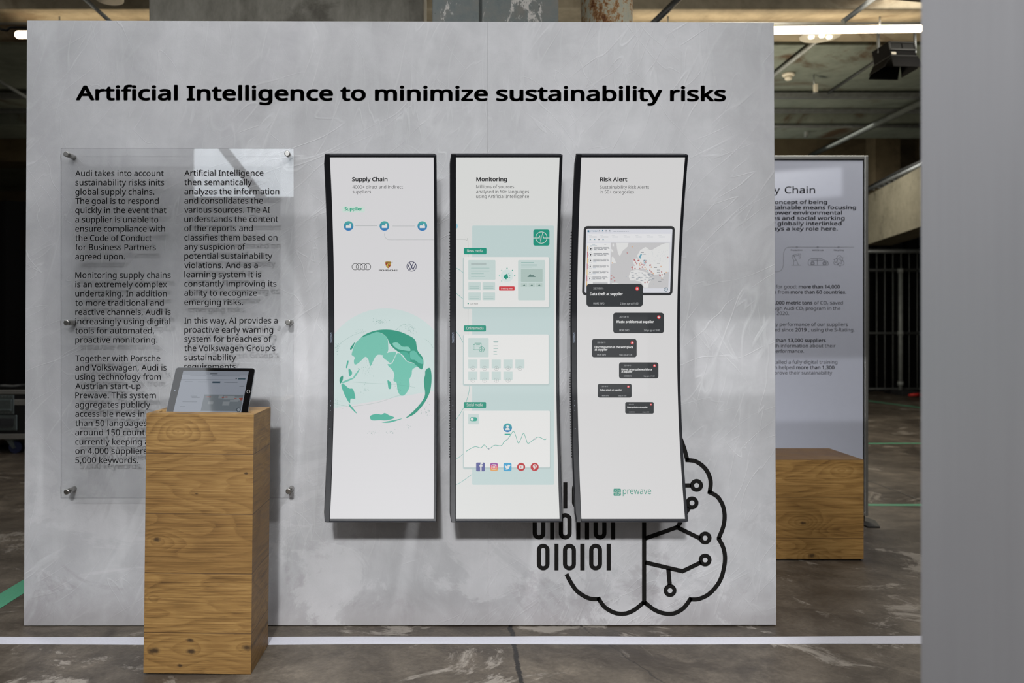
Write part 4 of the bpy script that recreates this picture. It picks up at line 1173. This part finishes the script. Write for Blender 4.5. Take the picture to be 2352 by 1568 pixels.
edges = [e for e in b.bm.edges if len(e.link_faces) == 2 and e.calc_face_angle(0) > 1.0]
bmesh.ops.bevel(b.bm, geom=edges, offset=0.0012, segments=2, affect='EDGES')
b.build('oak_body', M['oak'], ped)
ped.rotation_euler = (0, ROLL, 0)

tab_o = Vector((-0.7655, -0.327, 0.7775))
tab = thing('tablet_computer', 'black tablet computer leaning back in the slot of the oak pedestal', 'tablet', tuple(tab_o))
PHI = math.radians(33.0)
up = Vector((0, math.sin(PHI), math.cos(PHI))); nrm = Vector((0, -math.cos(PHI), math.sin(PHI))); rx = Vector((math.cos(ROLL), 0, -math.sin(ROLL)))
up = (up + Vector((ROLL * math.cos(PHI), 0, 0))).normalized()
nrm = rx.cross(up).normalized()
if nrm.y > 0: nrm = -nrm
def T(u, v, w): return tab_o + rx * u + up * v + nrm * w
TW, V0, V1, TH = 0.1253, -0.020, 0.154, 0.0072
def trr(r, inset=0.0):
    return Art.rr(None, -TW + inset, V0 + inset, TW - inset, V1 - inset, r, 6)
b = MB()
b.loft([[T(u, v, -TH) for u, v in trr(.008, .004)], [T(u, v, -TH * .6) for u, v in trr(.010, .0)], [T(u, v, -.0006) for u, v in trr(.010, .0)]]); b.build('back_shell', M['tabletalu'], tab)
b = MB()
b.loft([[T(u, v, -.0006) for u, v in trr(.0095, .0006)], [T(u, v, 0) for u, v in trr(.0095, .001)]]); b.build('front_glass', M['tablet_glass'], tab)
tmap = plane_map(tab_o, nrm, 0.00012)
t = Art(tmap)
def X(u, v): return (380 + u / 10.69, 830 + v / 10.69)
def Sx(f, v):   # fraction across the screen at crop height v
    k = (v - 225) / (1240 - 225.0)
    l = 440 - 250 * k; r_ = 2048 - 190 * k
    return X(l + (r_ - l) * f, v + (14 if True else 0) * f)
ts = 0.42
def ET(rgb):
    m = E(rgb, ts)
    m.node_tree.nodes['Principled BSDF'].inputs['Roughness'].default_value = 0.04
    m.node_tree.nodes['Principled BSDF'].inputs['Specular IOR Level'].default_value = 0.5
    return m
def tq(f0, v0, f1, v1, m, l=2): t.poly([Sx(f0, v0), Sx(f1, v0), Sx(f1, v1), Sx(f0, v1)], m, l)
tq(0, 225, 1, 1236, ET((176, 184, 198)), 1)
tq(0, 225, 1, 330, ET((160, 168, 182)), 2); tq(0, 436, 1, 442, ET((104, 112, 124)), 2)
tq(.40, 805, .985, 1205, ET((128, 138, 146)), 2)
tq(.42, 283, .53, 300, ET((70, 78, 90)), 3); tq(.12, 322, .36, 334, ET((120, 128, 140)), 3); tq(.45, 338, .88, 352, ET((104, 112, 124)), 3)
tq(.86, 400, .97, 428, ET((30, 76, 92)), 3); tq(.82, 396, .84, 420, ET((40, 50, 58)), 3)
tq(.48, 482, .60, 522, ET((24, 66, 88)), 3)
for f0, f1, v in ((.06, .18, 492), (.26, .40, 494), (.66, .86, 506), (.9, .97, 600), (.2, .3, 845), (.22, .34, 880), (.1, .32, 985), (.08, .16, 1100)): tq(f0, v - 5, f1, v + 5, ET((120, 128, 140)), 3)
for u, v, w, h in ((.43, .87, .05, .05), (.62, .85, .06, .10), (.7, .86, .16, .12), (.86, .90, .10, .10), (.48, 1.0, .08, .10), (.70, 1.0, .10, .14), (.80, .96, .12, .06)):
    tq(u, v * 960 + 10, u + w, v * 960 + 10 + h * 700, ET((160, 168, 174)), 3)
for u, v in ((.44, 850), (.47, 850), (.67, 858), (.72, 850), (.93, 885), (.95, 880), (.95, 915), (.86, 890)): tq(u, v, u + .035, v + 22, ET((176, 66, 44)), 4)
c = Sx(.955, 1172); t.disc(c[0], c[1], 4.4, ET((170, 180, 190)), 3, 20); t.ring(c[0], c[1], 4.9, 3.5, ET((14, 48, 64)), 4, 24)
t.build('screen', tab)
t = Art(tmap); c = X(2036, 736); t.ring(c[0], c[1], 3.9, 3.3, M['chrome'], 1); t.disc(c[0], c[1], 3.3, M['tablet_glass'], 1)
t.build('home_button', tab)
t = Art(tmap); c = X(232, 712); t.disc(c[0], c[1], .8, M['silverink'], 1, 10); t.build('front_camera', tab)

# ================================================================== BENCH, SIGN
bz = 0.446; b0 = 0.86; b1 = P(1984, 1200, 3.656).x
bench = thing('wooden_bench', 'low solid oak bench block in front of the supply chain sign', 'bench', ((b0 + b1) / 2, dY(3.83), 0))
b = MB(); b.box((b0, dY(3.656), 0.006), (b1, dY(3.995), bz), .0015); b.build('oak_block', M['oakbench'], bench)
b = MB(); b.box((b0 + .02, dY(3.67), 0), (b1 - .006, dY(3.98), 0.006)); b.build('plinth', M['blackmatte'], bench)

SD = 4.36
s1 = P(1994.5, 357, SD); sx0 = s1.x - 1.0; sz1 = s1.z; sz0 = 0.035
sign = thing('information_sign', 'tall aluminium framed sign headed Supply Chain behind the oak bench', 'sign', ((sx0 + s1.x) / 2, dY(SD) + .02, 0))
b = MB(); fw = 0.019
b.box((sx0, dY(SD), sz0), (sx0 + fw, dY(SD) + .035, sz1), .0025); b.box((s1.x - fw, dY(SD), sz0), (s1.x, dY(SD) + .035, sz1), .0025)
b.box((sx0 + fw, dY(SD), sz1 - fw), (s1.x - fw, dY(SD) + .035, sz1), .0025); b.box((sx0 + fw, dY(SD), sz0), (s1.x - fw, dY(SD) + .035, sz0 + fw), .0025)
b.build('frame', M['alu'], sign)
b = MB(); b.box((sx0 + fw, dY(SD) + .012, sz0 + fw), (s1.x - fw, dY(SD) + .024, sz1 - fw)); b.build('gasket', M['blackmatte'], sign)
b = MB(); b.box((sx0 + fw + .005, dY(SD) + .009, sz0 + fw + .004), (s1.x - fw - .005, dY(SD) + .013, sz1 - fw - .005)); b.build('printed_panel', M['signprint'], sign)
for xc in (sx0 + .05, s1.x - .03):
    b = MB(); b.prism([(xc - .03, dY(SD) - .12, 0), (xc + .03, dY(SD) - .12, 0), (xc + .075, dY(SD) + .02, 0), (xc + .03, dY(SD) + .20, 0), (xc - .03, dY(SD) + .20, 0), (xc - .045, dY(SD) + .02, 0)], (0, 0, .008))
    b.box((xc - .012, dY(SD) + .002, .008), (xc + .012, dY(SD) + .033, sz0)); b.build('foot', M['blackmatte'], sign)
t = Art(plane_map((0, dY(SD) + .009, 0), (0, -1, 0), 0.0004)); SI, SL = M['signink'], M['signline']
def SP(u, v): return (1760 + u * .2552, 320 + v * .2552)
t.segs([('Supply', .004), ('Chain', .004)], SP(440, 0)[0], 443.6, 15.2, SI, 1.28)
bo = .012
for tx, u, v in (('We follow the concept of being', 548, 580), ('truly sustainable means focusing', 808, 628), ('on lower environmental', 682, 676), ('processes and social working', 706, 724), ('conditions. Our globally interlinked', 678, 772), ('supply chain plays a key role here.', 643, 820)):
    t.text(tx, 0, SP(0, v)[1], 8.2, SI, bold=bo, sx=1.44, right=SP(u, 0)[0])
rows = [([('Supporting for good:', 0), ('more than 14,000', bo)], 1929, 662), ([('suppliers', bo), ('from', 0), ('more than 60 countries.', bo)], 1943.7, 674.3),
        ([('15,000 metric tons', bo), ('of CO\u2082 saved', 0)], 1936, 699), ([('through Audi CO\u2082 program in the', 0)], 1930.2, 711.6), ([('year 2020.', 0)], 1812, 723.2),
        ([('Sustainability performance of our suppliers', 0)], 1947, 748.6), ([('recorded since', 0), ('2019', bo), (', using the S-Rating.', 0)], 1962.6, 761),
        ([('More than 13,000 suppliers', bo)], 1896.6, 785.2), ([('provided with information about their', 0)], 1919.3, 797.6), ([('performance.', 0)], 1846.2, 810),
        ([('Installed a fully digital training', 0)], 1923.3, 835.2), ([('which helped', 0), ('more than 1,300', bo)], 1916.6, 847.4), ([('improve their sustainability', 0)], 1911.3, 859.6)]
for parts, right, base in rows: t.segs(parts, right, base, 7.7, SI, 1.06)
t.stroke(catmull([SP(*p) for p in ((-60, 1192), (80, 1192), (130, 1180), (152, 1140), (155, 1080), (157, 1020), (175, 982), (215, 970), (400, 970), (790, 970))], 6), .8, SL)
for u in (275, 463, 651): c = SP(u, 970); t.ring(c[0], c[1], 2.2, 1.5, SL, 2, 14)
for tx, u0, u1 in (('Production', 222, 325), ('Vehicle use', 412, 515), ('Recycling', 610, 697)): t.text(tx, SP(u0, 0)[0], SP(0, 1003)[1], 3.6, SI, x1=SP(u1, 0)[0])
def sl(pts, w=.7, cl=False): t.stroke([SP(*p) for p in pts], w, SL, 2, cl)
sl([(225, 1132), (310, 1132)]); sl([(245, 1130), (248, 1095), (270, 1085), (290, 1130)]); sl([(250, 1095), (230, 1050), (245, 1040), (268, 1085)]); sl([(235, 1045), (290, 1028), (296, 1040), (248, 1052)]); sl([(296, 1030), (310, 1030), (310, 1052), (300, 1075)]); sl([(298, 1040), (296, 1060)])
car = catmull([SP(*p) for p in ((380, 1130), (378, 1100), (395, 1075), (430, 1070), (490, 1070), (525, 1088), (550, 1098), (558, 1115), (555, 1132))], 5)
t.stroke(car, .8, SL, 2); sl([(380, 1132), (555, 1132)]); sl([(458, 1072), (460, 1128)]); sl([(400, 1088), (510, 1088)])
for u in (417, 525): c = SP(u, 1115); t.ring(c[0], c[1], 4.6, 3.6, SL, 2, 18); t.ring(c[0], c[1], 2.6, 1.8, SL, 2, 14)
for k in range(3):
    a = math.radians(-90 + 120 * k); cx, cy = 655, 1095
    pts = []
    for uu, vv in ((-24, -26), (-8, -50), (12, -50), (26, -28), (36, -34), (30, -4), (4, -14), (14, -20), (4, -34), (-10, -16)):
        r = math.radians(120 * k); pts.append((cx + uu * math.cos(r) - vv * math.sin(r), cy + uu * math.sin(r) + vv * math.cos(r)))
    sl(pts, .7, True)
t.build('print_lettering', sign)

# ================================================================== FOREGROUND PANEL
xf = (2114 - CX) / F * 1.12
fp = thing('display_panel', 'smooth light grey panel standing close at the right edge of the view', 'panel', (xf, -2.1, 0))
b = MB(); b.box((xf, dY(0.12), 0.012), (xf + .08, dY(1.12), 1.62), .002); b.build('panel_body', M['satin'], fp)
b = MB(); b.box((xf + .01, dY(0.14), 0), (xf + .07, dY(1.10), 0.012)); b.build('base_rail', M['blackmatte'], fp)

# ================================================================== FLOOR TAPE
def tape(name, label, pts, w, mat, wob=0.0, seed=1, z=0.0006, rag=0.0):
    rr_ = random.Random(seed); b = MB(); R = []
    P0 = [Vector(p) for p in pts]; seq = []
    for a, c in zip(P0, P0[1:]):
        n = max(2, int((c - a).length / 0.06))
        for i in range(n): seq.append(a + (c - a) * i / n)
    seq.append(P0[-1])
    ph = rr_.uniform(0, 6)
    for i, p in enumerate(seq):
        d = (seq[min(i + 1, len(seq) - 1)] - seq[max(i - 1, 0)]).normalized(); nn = Vector((-d.y, d.x, 0))
        o = wob * math.sin(i * .21 + ph) + wob * .6 * math.sin(i * .077 + ph * 2)
        ww = w * (1 + rag * math.sin(i * .33 + ph))
        zz = z + 0.0012 * (0.5 + 0.5 * math.sin(i * .5 + ph))
        R.append([p + nn * (o - ww / 2) + Vector((0, 0, 0.0002)), p + nn * (o + ww / 2) + Vector((0, 0, 0.0002)), p + nn * (o + ww / 2) + Vector((0, 0, zz)), p + nn * (o - ww / 2) + Vector((0, 0, zz))])
    b.loft(R)
    return tag(b.build(name, mat, None, tuple(seq[0])), label, 'tape')
def fl(x, y): d = CAMZ * F / (y - CY); return (P(x, y, d).x, dY(d), 0)
tape('floor_tape', 'white tape line along the floor in front of the partition', [fl(-260, 1471), fl(2300, 1470)], 0.064, M['whitetape'], 0.0035, 3, rag=.05)
tape('floor_tape', 'green tape on the floor running behind the left edge of the partition', [fl(-60, 1418), fl(0, 1380), fl(110, 1312)], 0.09, M['greentape'], 0, 4)
tape('floor_tape', 'green floor tape line nearest to the sign foot at the right', [fl(1400, 1160), fl(2300, 1159)], 0.045, M['greentape'], 0.002, 5)
tape('floor_tape', 'green floor tape line midway between sign and fence', [fl(1400, 1019), fl(2300, 1018)], 0.05, M['greentape'], 0.002, 6)
tape('floor_tape', 'green floor tape running slantwise in front of the fence', [fl(1900, 910), fl(2000, 921), fl(2260, 955)], 0.06, M['greentape'], 0, 7)

# ================================================================== CURTAINS, FENCE, STRAP
def curtain(name, label, x0, x1, y, z0, z1, pitch, amp, seed):
    rr_ = random.Random(seed); b = MB(); n = int((x1 - x0) / pitch * 8); top, bot = [], []
    fr, bk = [], []
    for i in range(n + 1):
        x = x0 + (x1 - x0) * i / n
        yy = y + amp * math.sin(2 * math.pi * (x - x0) / pitch + .7 * math.sin(x * 3)) + amp * .4 * math.sin(x * 5.1)
        fr.append((x, yy)); bk.append((x, yy + .006))
    b.loft([[(p[0], p[1], z0), (p[0], p[1], z1), (q[0], q[1], z1), (q[0], q[1], z0)] for p, q in zip(fr, bk)], smooth=False)
    return tag(b.build(name, M['curtain'], None, (x0, y, z0)), label, 'curtain')
curtain('black_curtain', 'black curtain hanging behind the flight case at the left', -7.0, -1.6, dY(7.75), 0.0, 2.2, .26, .04, 2)
curtain('black_curtain', 'black curtain hanging behind the mesh fence at the right', 4.2, 10.2, dY(12.85), 0.0, 2.75, .23, .05, 3)
FD = 12.4
fence = thing('mesh_fence', 'tall steel mesh fence panel in front of the black curtain', 'fence', (6.7, dY(FD), 0))
def fz(y): return CAMZ - (y - CY) / F * FD
def fx(x): return (x - CX) / F * FD
b = MB()
x = 1920
while x < 2330: b.tube([(fx(x), dY(FD), fz(893)), (fx(x), dY(FD), fz(578))], 0.004, 6); x += 18.7
b.build('wire_mesh', M['pipe'], fence)
for yy, r, m in ((577, .030, 'steel'), (620, .022, 'darkpipe'), (765, .018, 'darkpipe'), (893, .02, 'darkpipe')):
    b = MB(); b.tube([(fx(1910), dY(FD) - .01, fz(yy)), (fx(2335), dY(FD) - .01, fz(yy))], r, 12); b.build('rail', M[m], fence)
for xx in (1912, 2065, 2218):
    b = MB(); b.tube([(fx(xx), dY(FD) - .045, 0.03), (fx(xx), dY(FD) - .045, fz(618))], .03, 14)
    for yy in (622, 765, 880): b.tube([(fx(xx), dY(FD) - .045, fz(yy) - .03), (fx(xx), dY(FD) - .045, fz(yy) + .03)], .042, 14)
    b.build('post', M['pipe'], fence)
    b = MB(); b.box((fx(xx) - .12, dY(FD) - .3, 0), (fx(xx) + .12, dY(FD) + .2, .07), .01); b.build('foot', M['rubber'], fence)
b = MB(); pts = []
for i in range(15):
    u = i / 14; pts.append((fx(2040 + 62 * u), dY(11.85) - .05 * math.sin(u * 9), .03 + .012 * math.sin(u * 7)))
b.tube(pts, [.008] + [.028 - .018 * abs(i / 14 - .35) for i in range(13)] + [.012], 8)
tag(b.build('lashing_strap', M['red'], None, pts[0]), 'red strap lying on the floor at the foot of the fence', 'strap')

# ================================================================== FLIGHT CASE
CDp = 6.65
def cz(y): return CAMZ - (y - CY) / F * CDp
def cxp(x): return (x - CX) / F * CDp
case = thing('flight_case', 'black flight case with metal edging on wheels by the black curtain', 'case', (cxp(20), dY(CDp) + .3, 0))
X0, X1, Y0, Y1 = cxp(-140), cxp(130), dY(CDp), dY(CDp) + .6
b = MB(); b.box((X0, Y0, cz(1006)), (X1, Y1, cz(920)), .004); b.build('body', M['caselaminate'], case)
b = MB(); b.box((X0, Y0, cz(919.5)), (X1, Y1, cz(896)), .004); b.build('lid', M['caselaminate'], case)
for y0, y1, pr in ((905, 895.5, .006), (1008, 996, .006), (930, 917, .005)):
    b = MB(); b.box((X0 - pr, Y0 - pr, cz(y0)), (X1 + pr, Y0 + .03, cz(y1)), .003); b.build('edge_profile', M['alu'], case)
lx0, lx1 = cxp(-6), cxp(33.5)
b = MB(); b.box((lx0, Y0 - .010, cz(951)), (lx1, Y0 + .002, cz(907)), .004); lt = b.build('latch', M['casesteel'], case)
b = MB(); b.box((lx0 + .024, Y0 - .016, cz(944)), (lx1 - .016, Y0 - .010, cz(917)), .003); b.box((lx0 + .03, Y0 - .024, cz(943)), (lx1 - .022, Y0 - .014, cz(939.5)), .002); b.build('latch_key', M['casesteel'], lt)
for yy in (910.5, 947.5):
    b = MB()
    for i in range(5): b.tube([(lx0 + .016 + i * .027, Y0 - .011, cz(yy)), (lx0 + .016 + i * .027, Y0 - .014, cz(yy))], .004, 8)
    b.build('rivet_row', M['chrome'], lt)
hx0, hx1 = cxp(-14), cxp(40)
b = MB(); b.box((hx0, Y0 - .007, cz(988)), (hx1, Y0 + .002, cz(953)), .005); hd = b.build('handle_plate', M['casesteel'], case)
b = MB(); b.box((hx0 + .02, Y0 - .013, cz(977)), (hx1 - .025, Y0 - .007, cz(960)), .004); b.box((hx0 + .02, Y0 - .02, cz(981)), (hx1 - .03, Y0 - .007, cz(977.5)), .003); b.build('handle_grip', M['rubber'], hd)
for xx, yy in ((12, Y0 + .07), (12, Y1 - .07), (-120, Y0 + .07), (-120, Y1 - .07), (112, Y0 + .07), (112, Y1 - .07)):
    wx = cxp(xx) + .05
    b = MB(); b.box((wx - .075, yy - .04, cz(1011)), (wx + .035, yy + .04, cz(1008)), .002)
    b.prism([(wx - .07, yy - .028, cz(1011)), (wx - .015, yy - .028, cz(1011)), (wx + .01, yy - .028, .045), (wx - .015, yy - .028, .040)], (0, .006, 0))
    b.prism([(wx - .07, yy + .022, cz(1011)), (wx - .015, yy + .022, cz(1011)), (wx + .01, yy + .022, .045), (wx - .015, yy + .022, .040)], (0, .006, 0)); cs = b.build('caster', M['casesteel'], case)
    b = MB(); b.tube([(wx, yy - .018, .050), (wx, yy + .018, .050)], .050, 24); b.build('wheel', M['bluewheel'], cs)
b = MB(); pts = [(cxp(-60 + 14 * i), Y0 + .12 + .03 * math.sin(i * 1.3), cz(895.5) + .024 + .004 * math.sin(i * 2.1)) for i in range(14)]
b.tube(pts, .013, 8); tag(b.build('coiled_cable', M['darkpipe'], None, pts[0]), 'grey cable lying along the top of the flight case', 'cable')

# ================================================================== CEILING FITTINGS
def light_tube(label, xa, ya, xb, yb, d):
    a, c = P(xa, ya, d), P(xb, yb, d)
    root = thing('light_tube', label, 'lamp', tuple((a + c) / 2), 'light tubes under the beige beam')
    dirv = (c - a).normalized()
    b = MB(); b.tube([a, a + dirv * .012, c - dirv * .03, c], [.018, .026, .026, .014], 16); b.build('tube', M['tubelight'], root)
    n = 2
    for f in (.15, .85):
        q = a + (c - a) * f
        b = MB(); b.tube([(q.x, q.y, q.z + .024), (q.x, q.y, CAMZ + 2.19)], .006, 8); b.build('hanger', M['steel'], root)
light_tube('warm glowing light tube with one end showing left of the partition', 37, 80, 700, 79.5, 5.86)
light_tube('long warm glowing light tube at upper right above the sign', 1430, 74, 2125, 65.5, 5.86)

def rod(name, label, pts, r, mat, cat='conduit', seg=10):
    b = MB(); b.tube(pts, r, seg); return tag(b.build(name, M[mat], None, tuple(pts[0])), label, cat)
rod('ceiling_conduit', 'pale conduit slanting at upper left above the partition corner', [P(193, -4, 5.5), P(256, 52, 5.5)], .014, 'pipe')
rod('ceiling_conduit', 'pale conduit slanting down at the far left edge', [P(-60, 150, 7.6), P(0, 187, 7.6), P(75, 232, 7.6)], .016, 'pipe')
rod('ceiling_conduit', 'dark conduit slanting beside the rusty column', [P(1496, 58, 5.4), P(1566, -10, 5.4)], .022, 'darkpipe')
rod('ceiling_conduit', 'pale conduit slanting in the upper right corner over the light tube', [P(1936, 50, 5.55), P(2012, -8, 5.55)], .018, 'pipe')
rod('ceiling_conduit', 'grey conduit on the slab running past the smoke detector', [P(1762, 184, 8.15), P(1912, 66, 6.72)], .020, 'pipe')
rod('ceiling_conduit', 'thin dark conduit running up to the barn door floodlight', [P(1902, 214, 8.6), P(2030, 128, 7.48)], .012, 'darkpipe')
rod('ceiling_pipe', 'long dim pipe running back above the sign', [P(1862, 357, 10.6), P(2130, 229, 7.85)], .03, 'dimpipe', 'pipe')
rod('ceiling_pipe', 'thin steel pipe crossing under the second beam', [P(1400, 291, 9.25), P(2300, 289, 9.25)], .017, 'steel', 'pipe')
rod('ceiling_cable', 'black cable looping at the far left below the beam', [P(-20, 60, 5.6), P(4, 68, 5.6), P(16, 70, 5.6), P(24, 63, 5.6), P(40, 63, 5.6), P(66, 64, 5.6)], .009, 'black', 'cable')
# cable tray at right
b = MB()
for dx, dz in ((0, 0), (.35, 0)):
    b.tube([P(1985, 440, 10.6) + Vector((dx, 0, dz)), P(2150, 362, 8.45) + Vector((dx, 0, dz))], .022, 8)
a, c = P(1985, 440, 10.6), P(2150, 362, 8.45)
for i in range(14):
    q = a + (c - a) * i / 13; b.tube([q, q + Vector((.35, 0, 0))], .008, 6)
tray = thing('cable_tray', 'steel cable tray along the top of the pale spandrel', 'cable tray', tuple(a))
b.build('ladder', M['steel'], tray)
for k in range(4):
    b = MB(); o = Vector((.06 + .07 * k, 0, .05 + .02 * (k % 2)))
    b.tube([a + o, a + (c - a) * .5 + o + Vector((0, 0, .015)), c + o], .024, 8)
    tag(b.build('power_cable', M['darkpipe'], None, tuple(a + o)), ('black cable in the tray, %s from the spandrel side' % ('nearest', 'second', 'third', 'farthest')[3 - k]), 'cable', 'cables in the tray')
# smoke detector
c = P(1811, 168, 8.06); c.z = TOPZ
sm = thing('smoke_detector', 'round white smoke detector on the stained ceiling slab', 'smoke detector', tuple(c))
b = MB(); b.tube([(c.x, c.y, c.z + .002), (c.x, c.y, c.z - .02), (c.x, c.y, c.z - .03)], [.06, .06, .05], 24); b.build('base', M['whiteplastic'], sm)
b = MB(); b.tube([(c.x, c.y, c.z - .03), (c.x, c.y, c.z - .055), (c.x, c.y, c.z - .065)], [.034, .036, .026], 20); b.build('sensor_cap', M['whiteplastic'], sm)
def sprinkler(px, py, d, label, col='whiteplastic'):
    c = P(px, py, d); top = TOPZ if d < 8.5 else CAMZ + 2.237
    s = thing('hanging_sensor', label, 'sensor', tuple(c))
    b = MB(); b.tube([(c.x - .008, c.y, c.z + .02), (c.x - .012, c.y, top + .002)], .006, 8); b.build('stem', M['steel'], s)
    b = MB(); b.box((c.x - .012, c.y - .02, c.z - .05), (c.x + .022, c.y + .02, c.z + .03), .004); b.build('body', M[col], s)
    b = MB(); b.tube([(c.x, c.y, c.z - .05), (c.x, c.y, c.z - .06)], [.018, .022], 12); b.build('tip', M['steel'], s)
sprinkler(1872, 200, 8.1, 'small white sensor hanging by the smoke detector')
sprinkler(1851, 303, 9.6, 'small grey sensor hanging under the second beam', 'pipe')
def dish_lamp(px, py, d, r, label, bulbs):
    c = P(px, py, d)
    s = thing('dish_lamp', label, 'lamp', tuple(c))
    b = MB(); b.tube([(c.x, c.y, c.z), (c.x, c.y, c.z + .012), (c.x, c.y, c.z + .06), (c.x, c.y, c.z + .1)], [r, r * 1.02, r * .6, .03], 28); b.build('shade', M['whiteplastic'], s)
    b = MB(); b.tube([(c.x, c.y, c.z + .1), (c.x, c.y, TOPZ + .03)], .01, 8); b.build('stem', M['steel'], s)
    for k in range(bulbs):
        q = (c.x + (k - 1) * .07, c.y - .03 * (k % 2), c.z)
        b = MB(); b.tube([(q[0], q[1], q[2] + .002), (q[0], q[1], q[2] - .014)], [.022, .018], 12); b.build('bulb', M['bulb'], s)
dish_lamp(1884, 84, 6.45, .15, 'flat round lamp with three small bulbs below the right light tube', 3)
dish_lamp(252, 1, 5.35, .085, 'white round lamp shade at upper left above the slanting conduit', 0)
# floodlight with barn doors, pointing down; its vented flank faces the viewer
d = 6.42; c = P(2054, 128, d)
fl_ = thing('barn_door_floodlight', 'black floodlight with barn doors hanging below the light tube at upper right', 'floodlight', tuple(c))
rot = Matrix.Translation(c) @ Matrix.Rotation(math.radians(-4), 4, 'Y') @ Matrix.Rotation(math.radians(16), 4, 'Z') @ Matrix.Rotation(math.radians(-8), 4, 'X')
b = MB(); b.box((-.125, -.085, -.045), (.125, .085, .070), .006, mtx=rot); b.build('housing', M['floodblack'], fl_)
b = MB()
for x0, x1 in ((-.110, -.008), (.008, .110)):
    for i in range(11):
        xx = x0 + (x1 - x0) * i / 11; b.box((xx, -.088, .014), (xx + .004, -.0845, .058), mtx=rot)
for lo, hi in (((-.122, -.093, .060), (.122, -.083, .069)), ((-.122, -.093, .002), (.122, -.083, .011)), ((-.124, -.093, .002), (-.113, -.083, .069)), ((.113, -.093, .002), (.124, -.083, .069))): b.box(lo, hi, mtx=rot)
b.build('cooling_grille', M['darkpipe'], fl_)
b = MB(); b.box((-.128, -.092, -.047), (.128, .092, -.041), .002, mtx=rot); b.build('door_ring', M['darkpipe'], fl_)
for mt_ in (Matrix.Translation((0, -.092, -.047)) @ Matrix.Rotation(math.radians(-14), 4, 'X'), Matrix.Translation((0, .088, -.047)) @ Matrix.Rotation(math.radians(30), 4, 'X')):
    b = MB(); b.prism([(-.128, 0, 0), (.128, 0, 0), (.136, 0, -.10), (-.145, 0, -.10)], (0, .004, 0)); bmesh.ops.transform(b.bm, matrix=rot @ mt_, verts=b.bm.verts); b.build('barn_door', M['floodblack'], fl_)
for sd in (-1, 1):
    b = MB(); b.prism([(0, -.085, 0), (0, .085, 0), (0, .10, -.085), (0, -.06, -.085)], (.004, 0, 0))
    bmesh.ops.transform(b.bm, matrix=rot @ Matrix.Translation((sd * .128, 0, -.047)) @ Matrix.Rotation(math.radians(-sd * (34 if sd < 0 else 4)), 4, 'Y'), verts=b.bm.verts); b.build('barn_door', M['floodblack'], fl_)
b = MB(); zt = TOPZ + .03
for xx in (P(2017, 0, d).x, P(2101, 0, d).x):
    b.box((xx - .006, c.y - .012, c.z + .02), (xx + .006, c.y + .012, CAMZ + 2.35))
b.box((P(2017, 0, d).x - .006, c.y - .012, CAMZ + 2.35), (P(2101, 0, d).x + .006, c.y + .012, CAMZ + 2.36)); b.box((c.x - .02, c.y - .02, CAMZ + 2.36), (c.x + .02, c.y + .02, zt + .002))
b.build('yoke', M['steel'], fl_)
b = MB(); b.box((-.112, -.0875, -.032), (-.070, -.0845, -.014), mtx=rot); b.build('sticker', M['whiteplastic'], fl_)
# glowing panel added overhead on the left for fill and the tablet's bright reflection
lp = thing('fill_panel', 'unseen glowing fill panel added overhead left of the viewer', 'lamp', (-3.0, -2.3, 3.3))
b = MB(); b.box((-4.2, -3.6, 3.28), (-1.58, -1.0, 3.30)); b.build('glow_sheet', M['fill_glow'], lp)
b = MB(); b.box((-4.23, -3.63, 3.30), (-1.55, -.97, 3.36))
for xx, yy in ((-4, -3.4), (-2, -3.4), (-4, -1.2), (-2, -1.2)): b.tube([(xx, yy, 3.35), (xx, yy, TOPZ + .032)], .01, 8)
b.build('frame', M['whiteplastic'], lp)
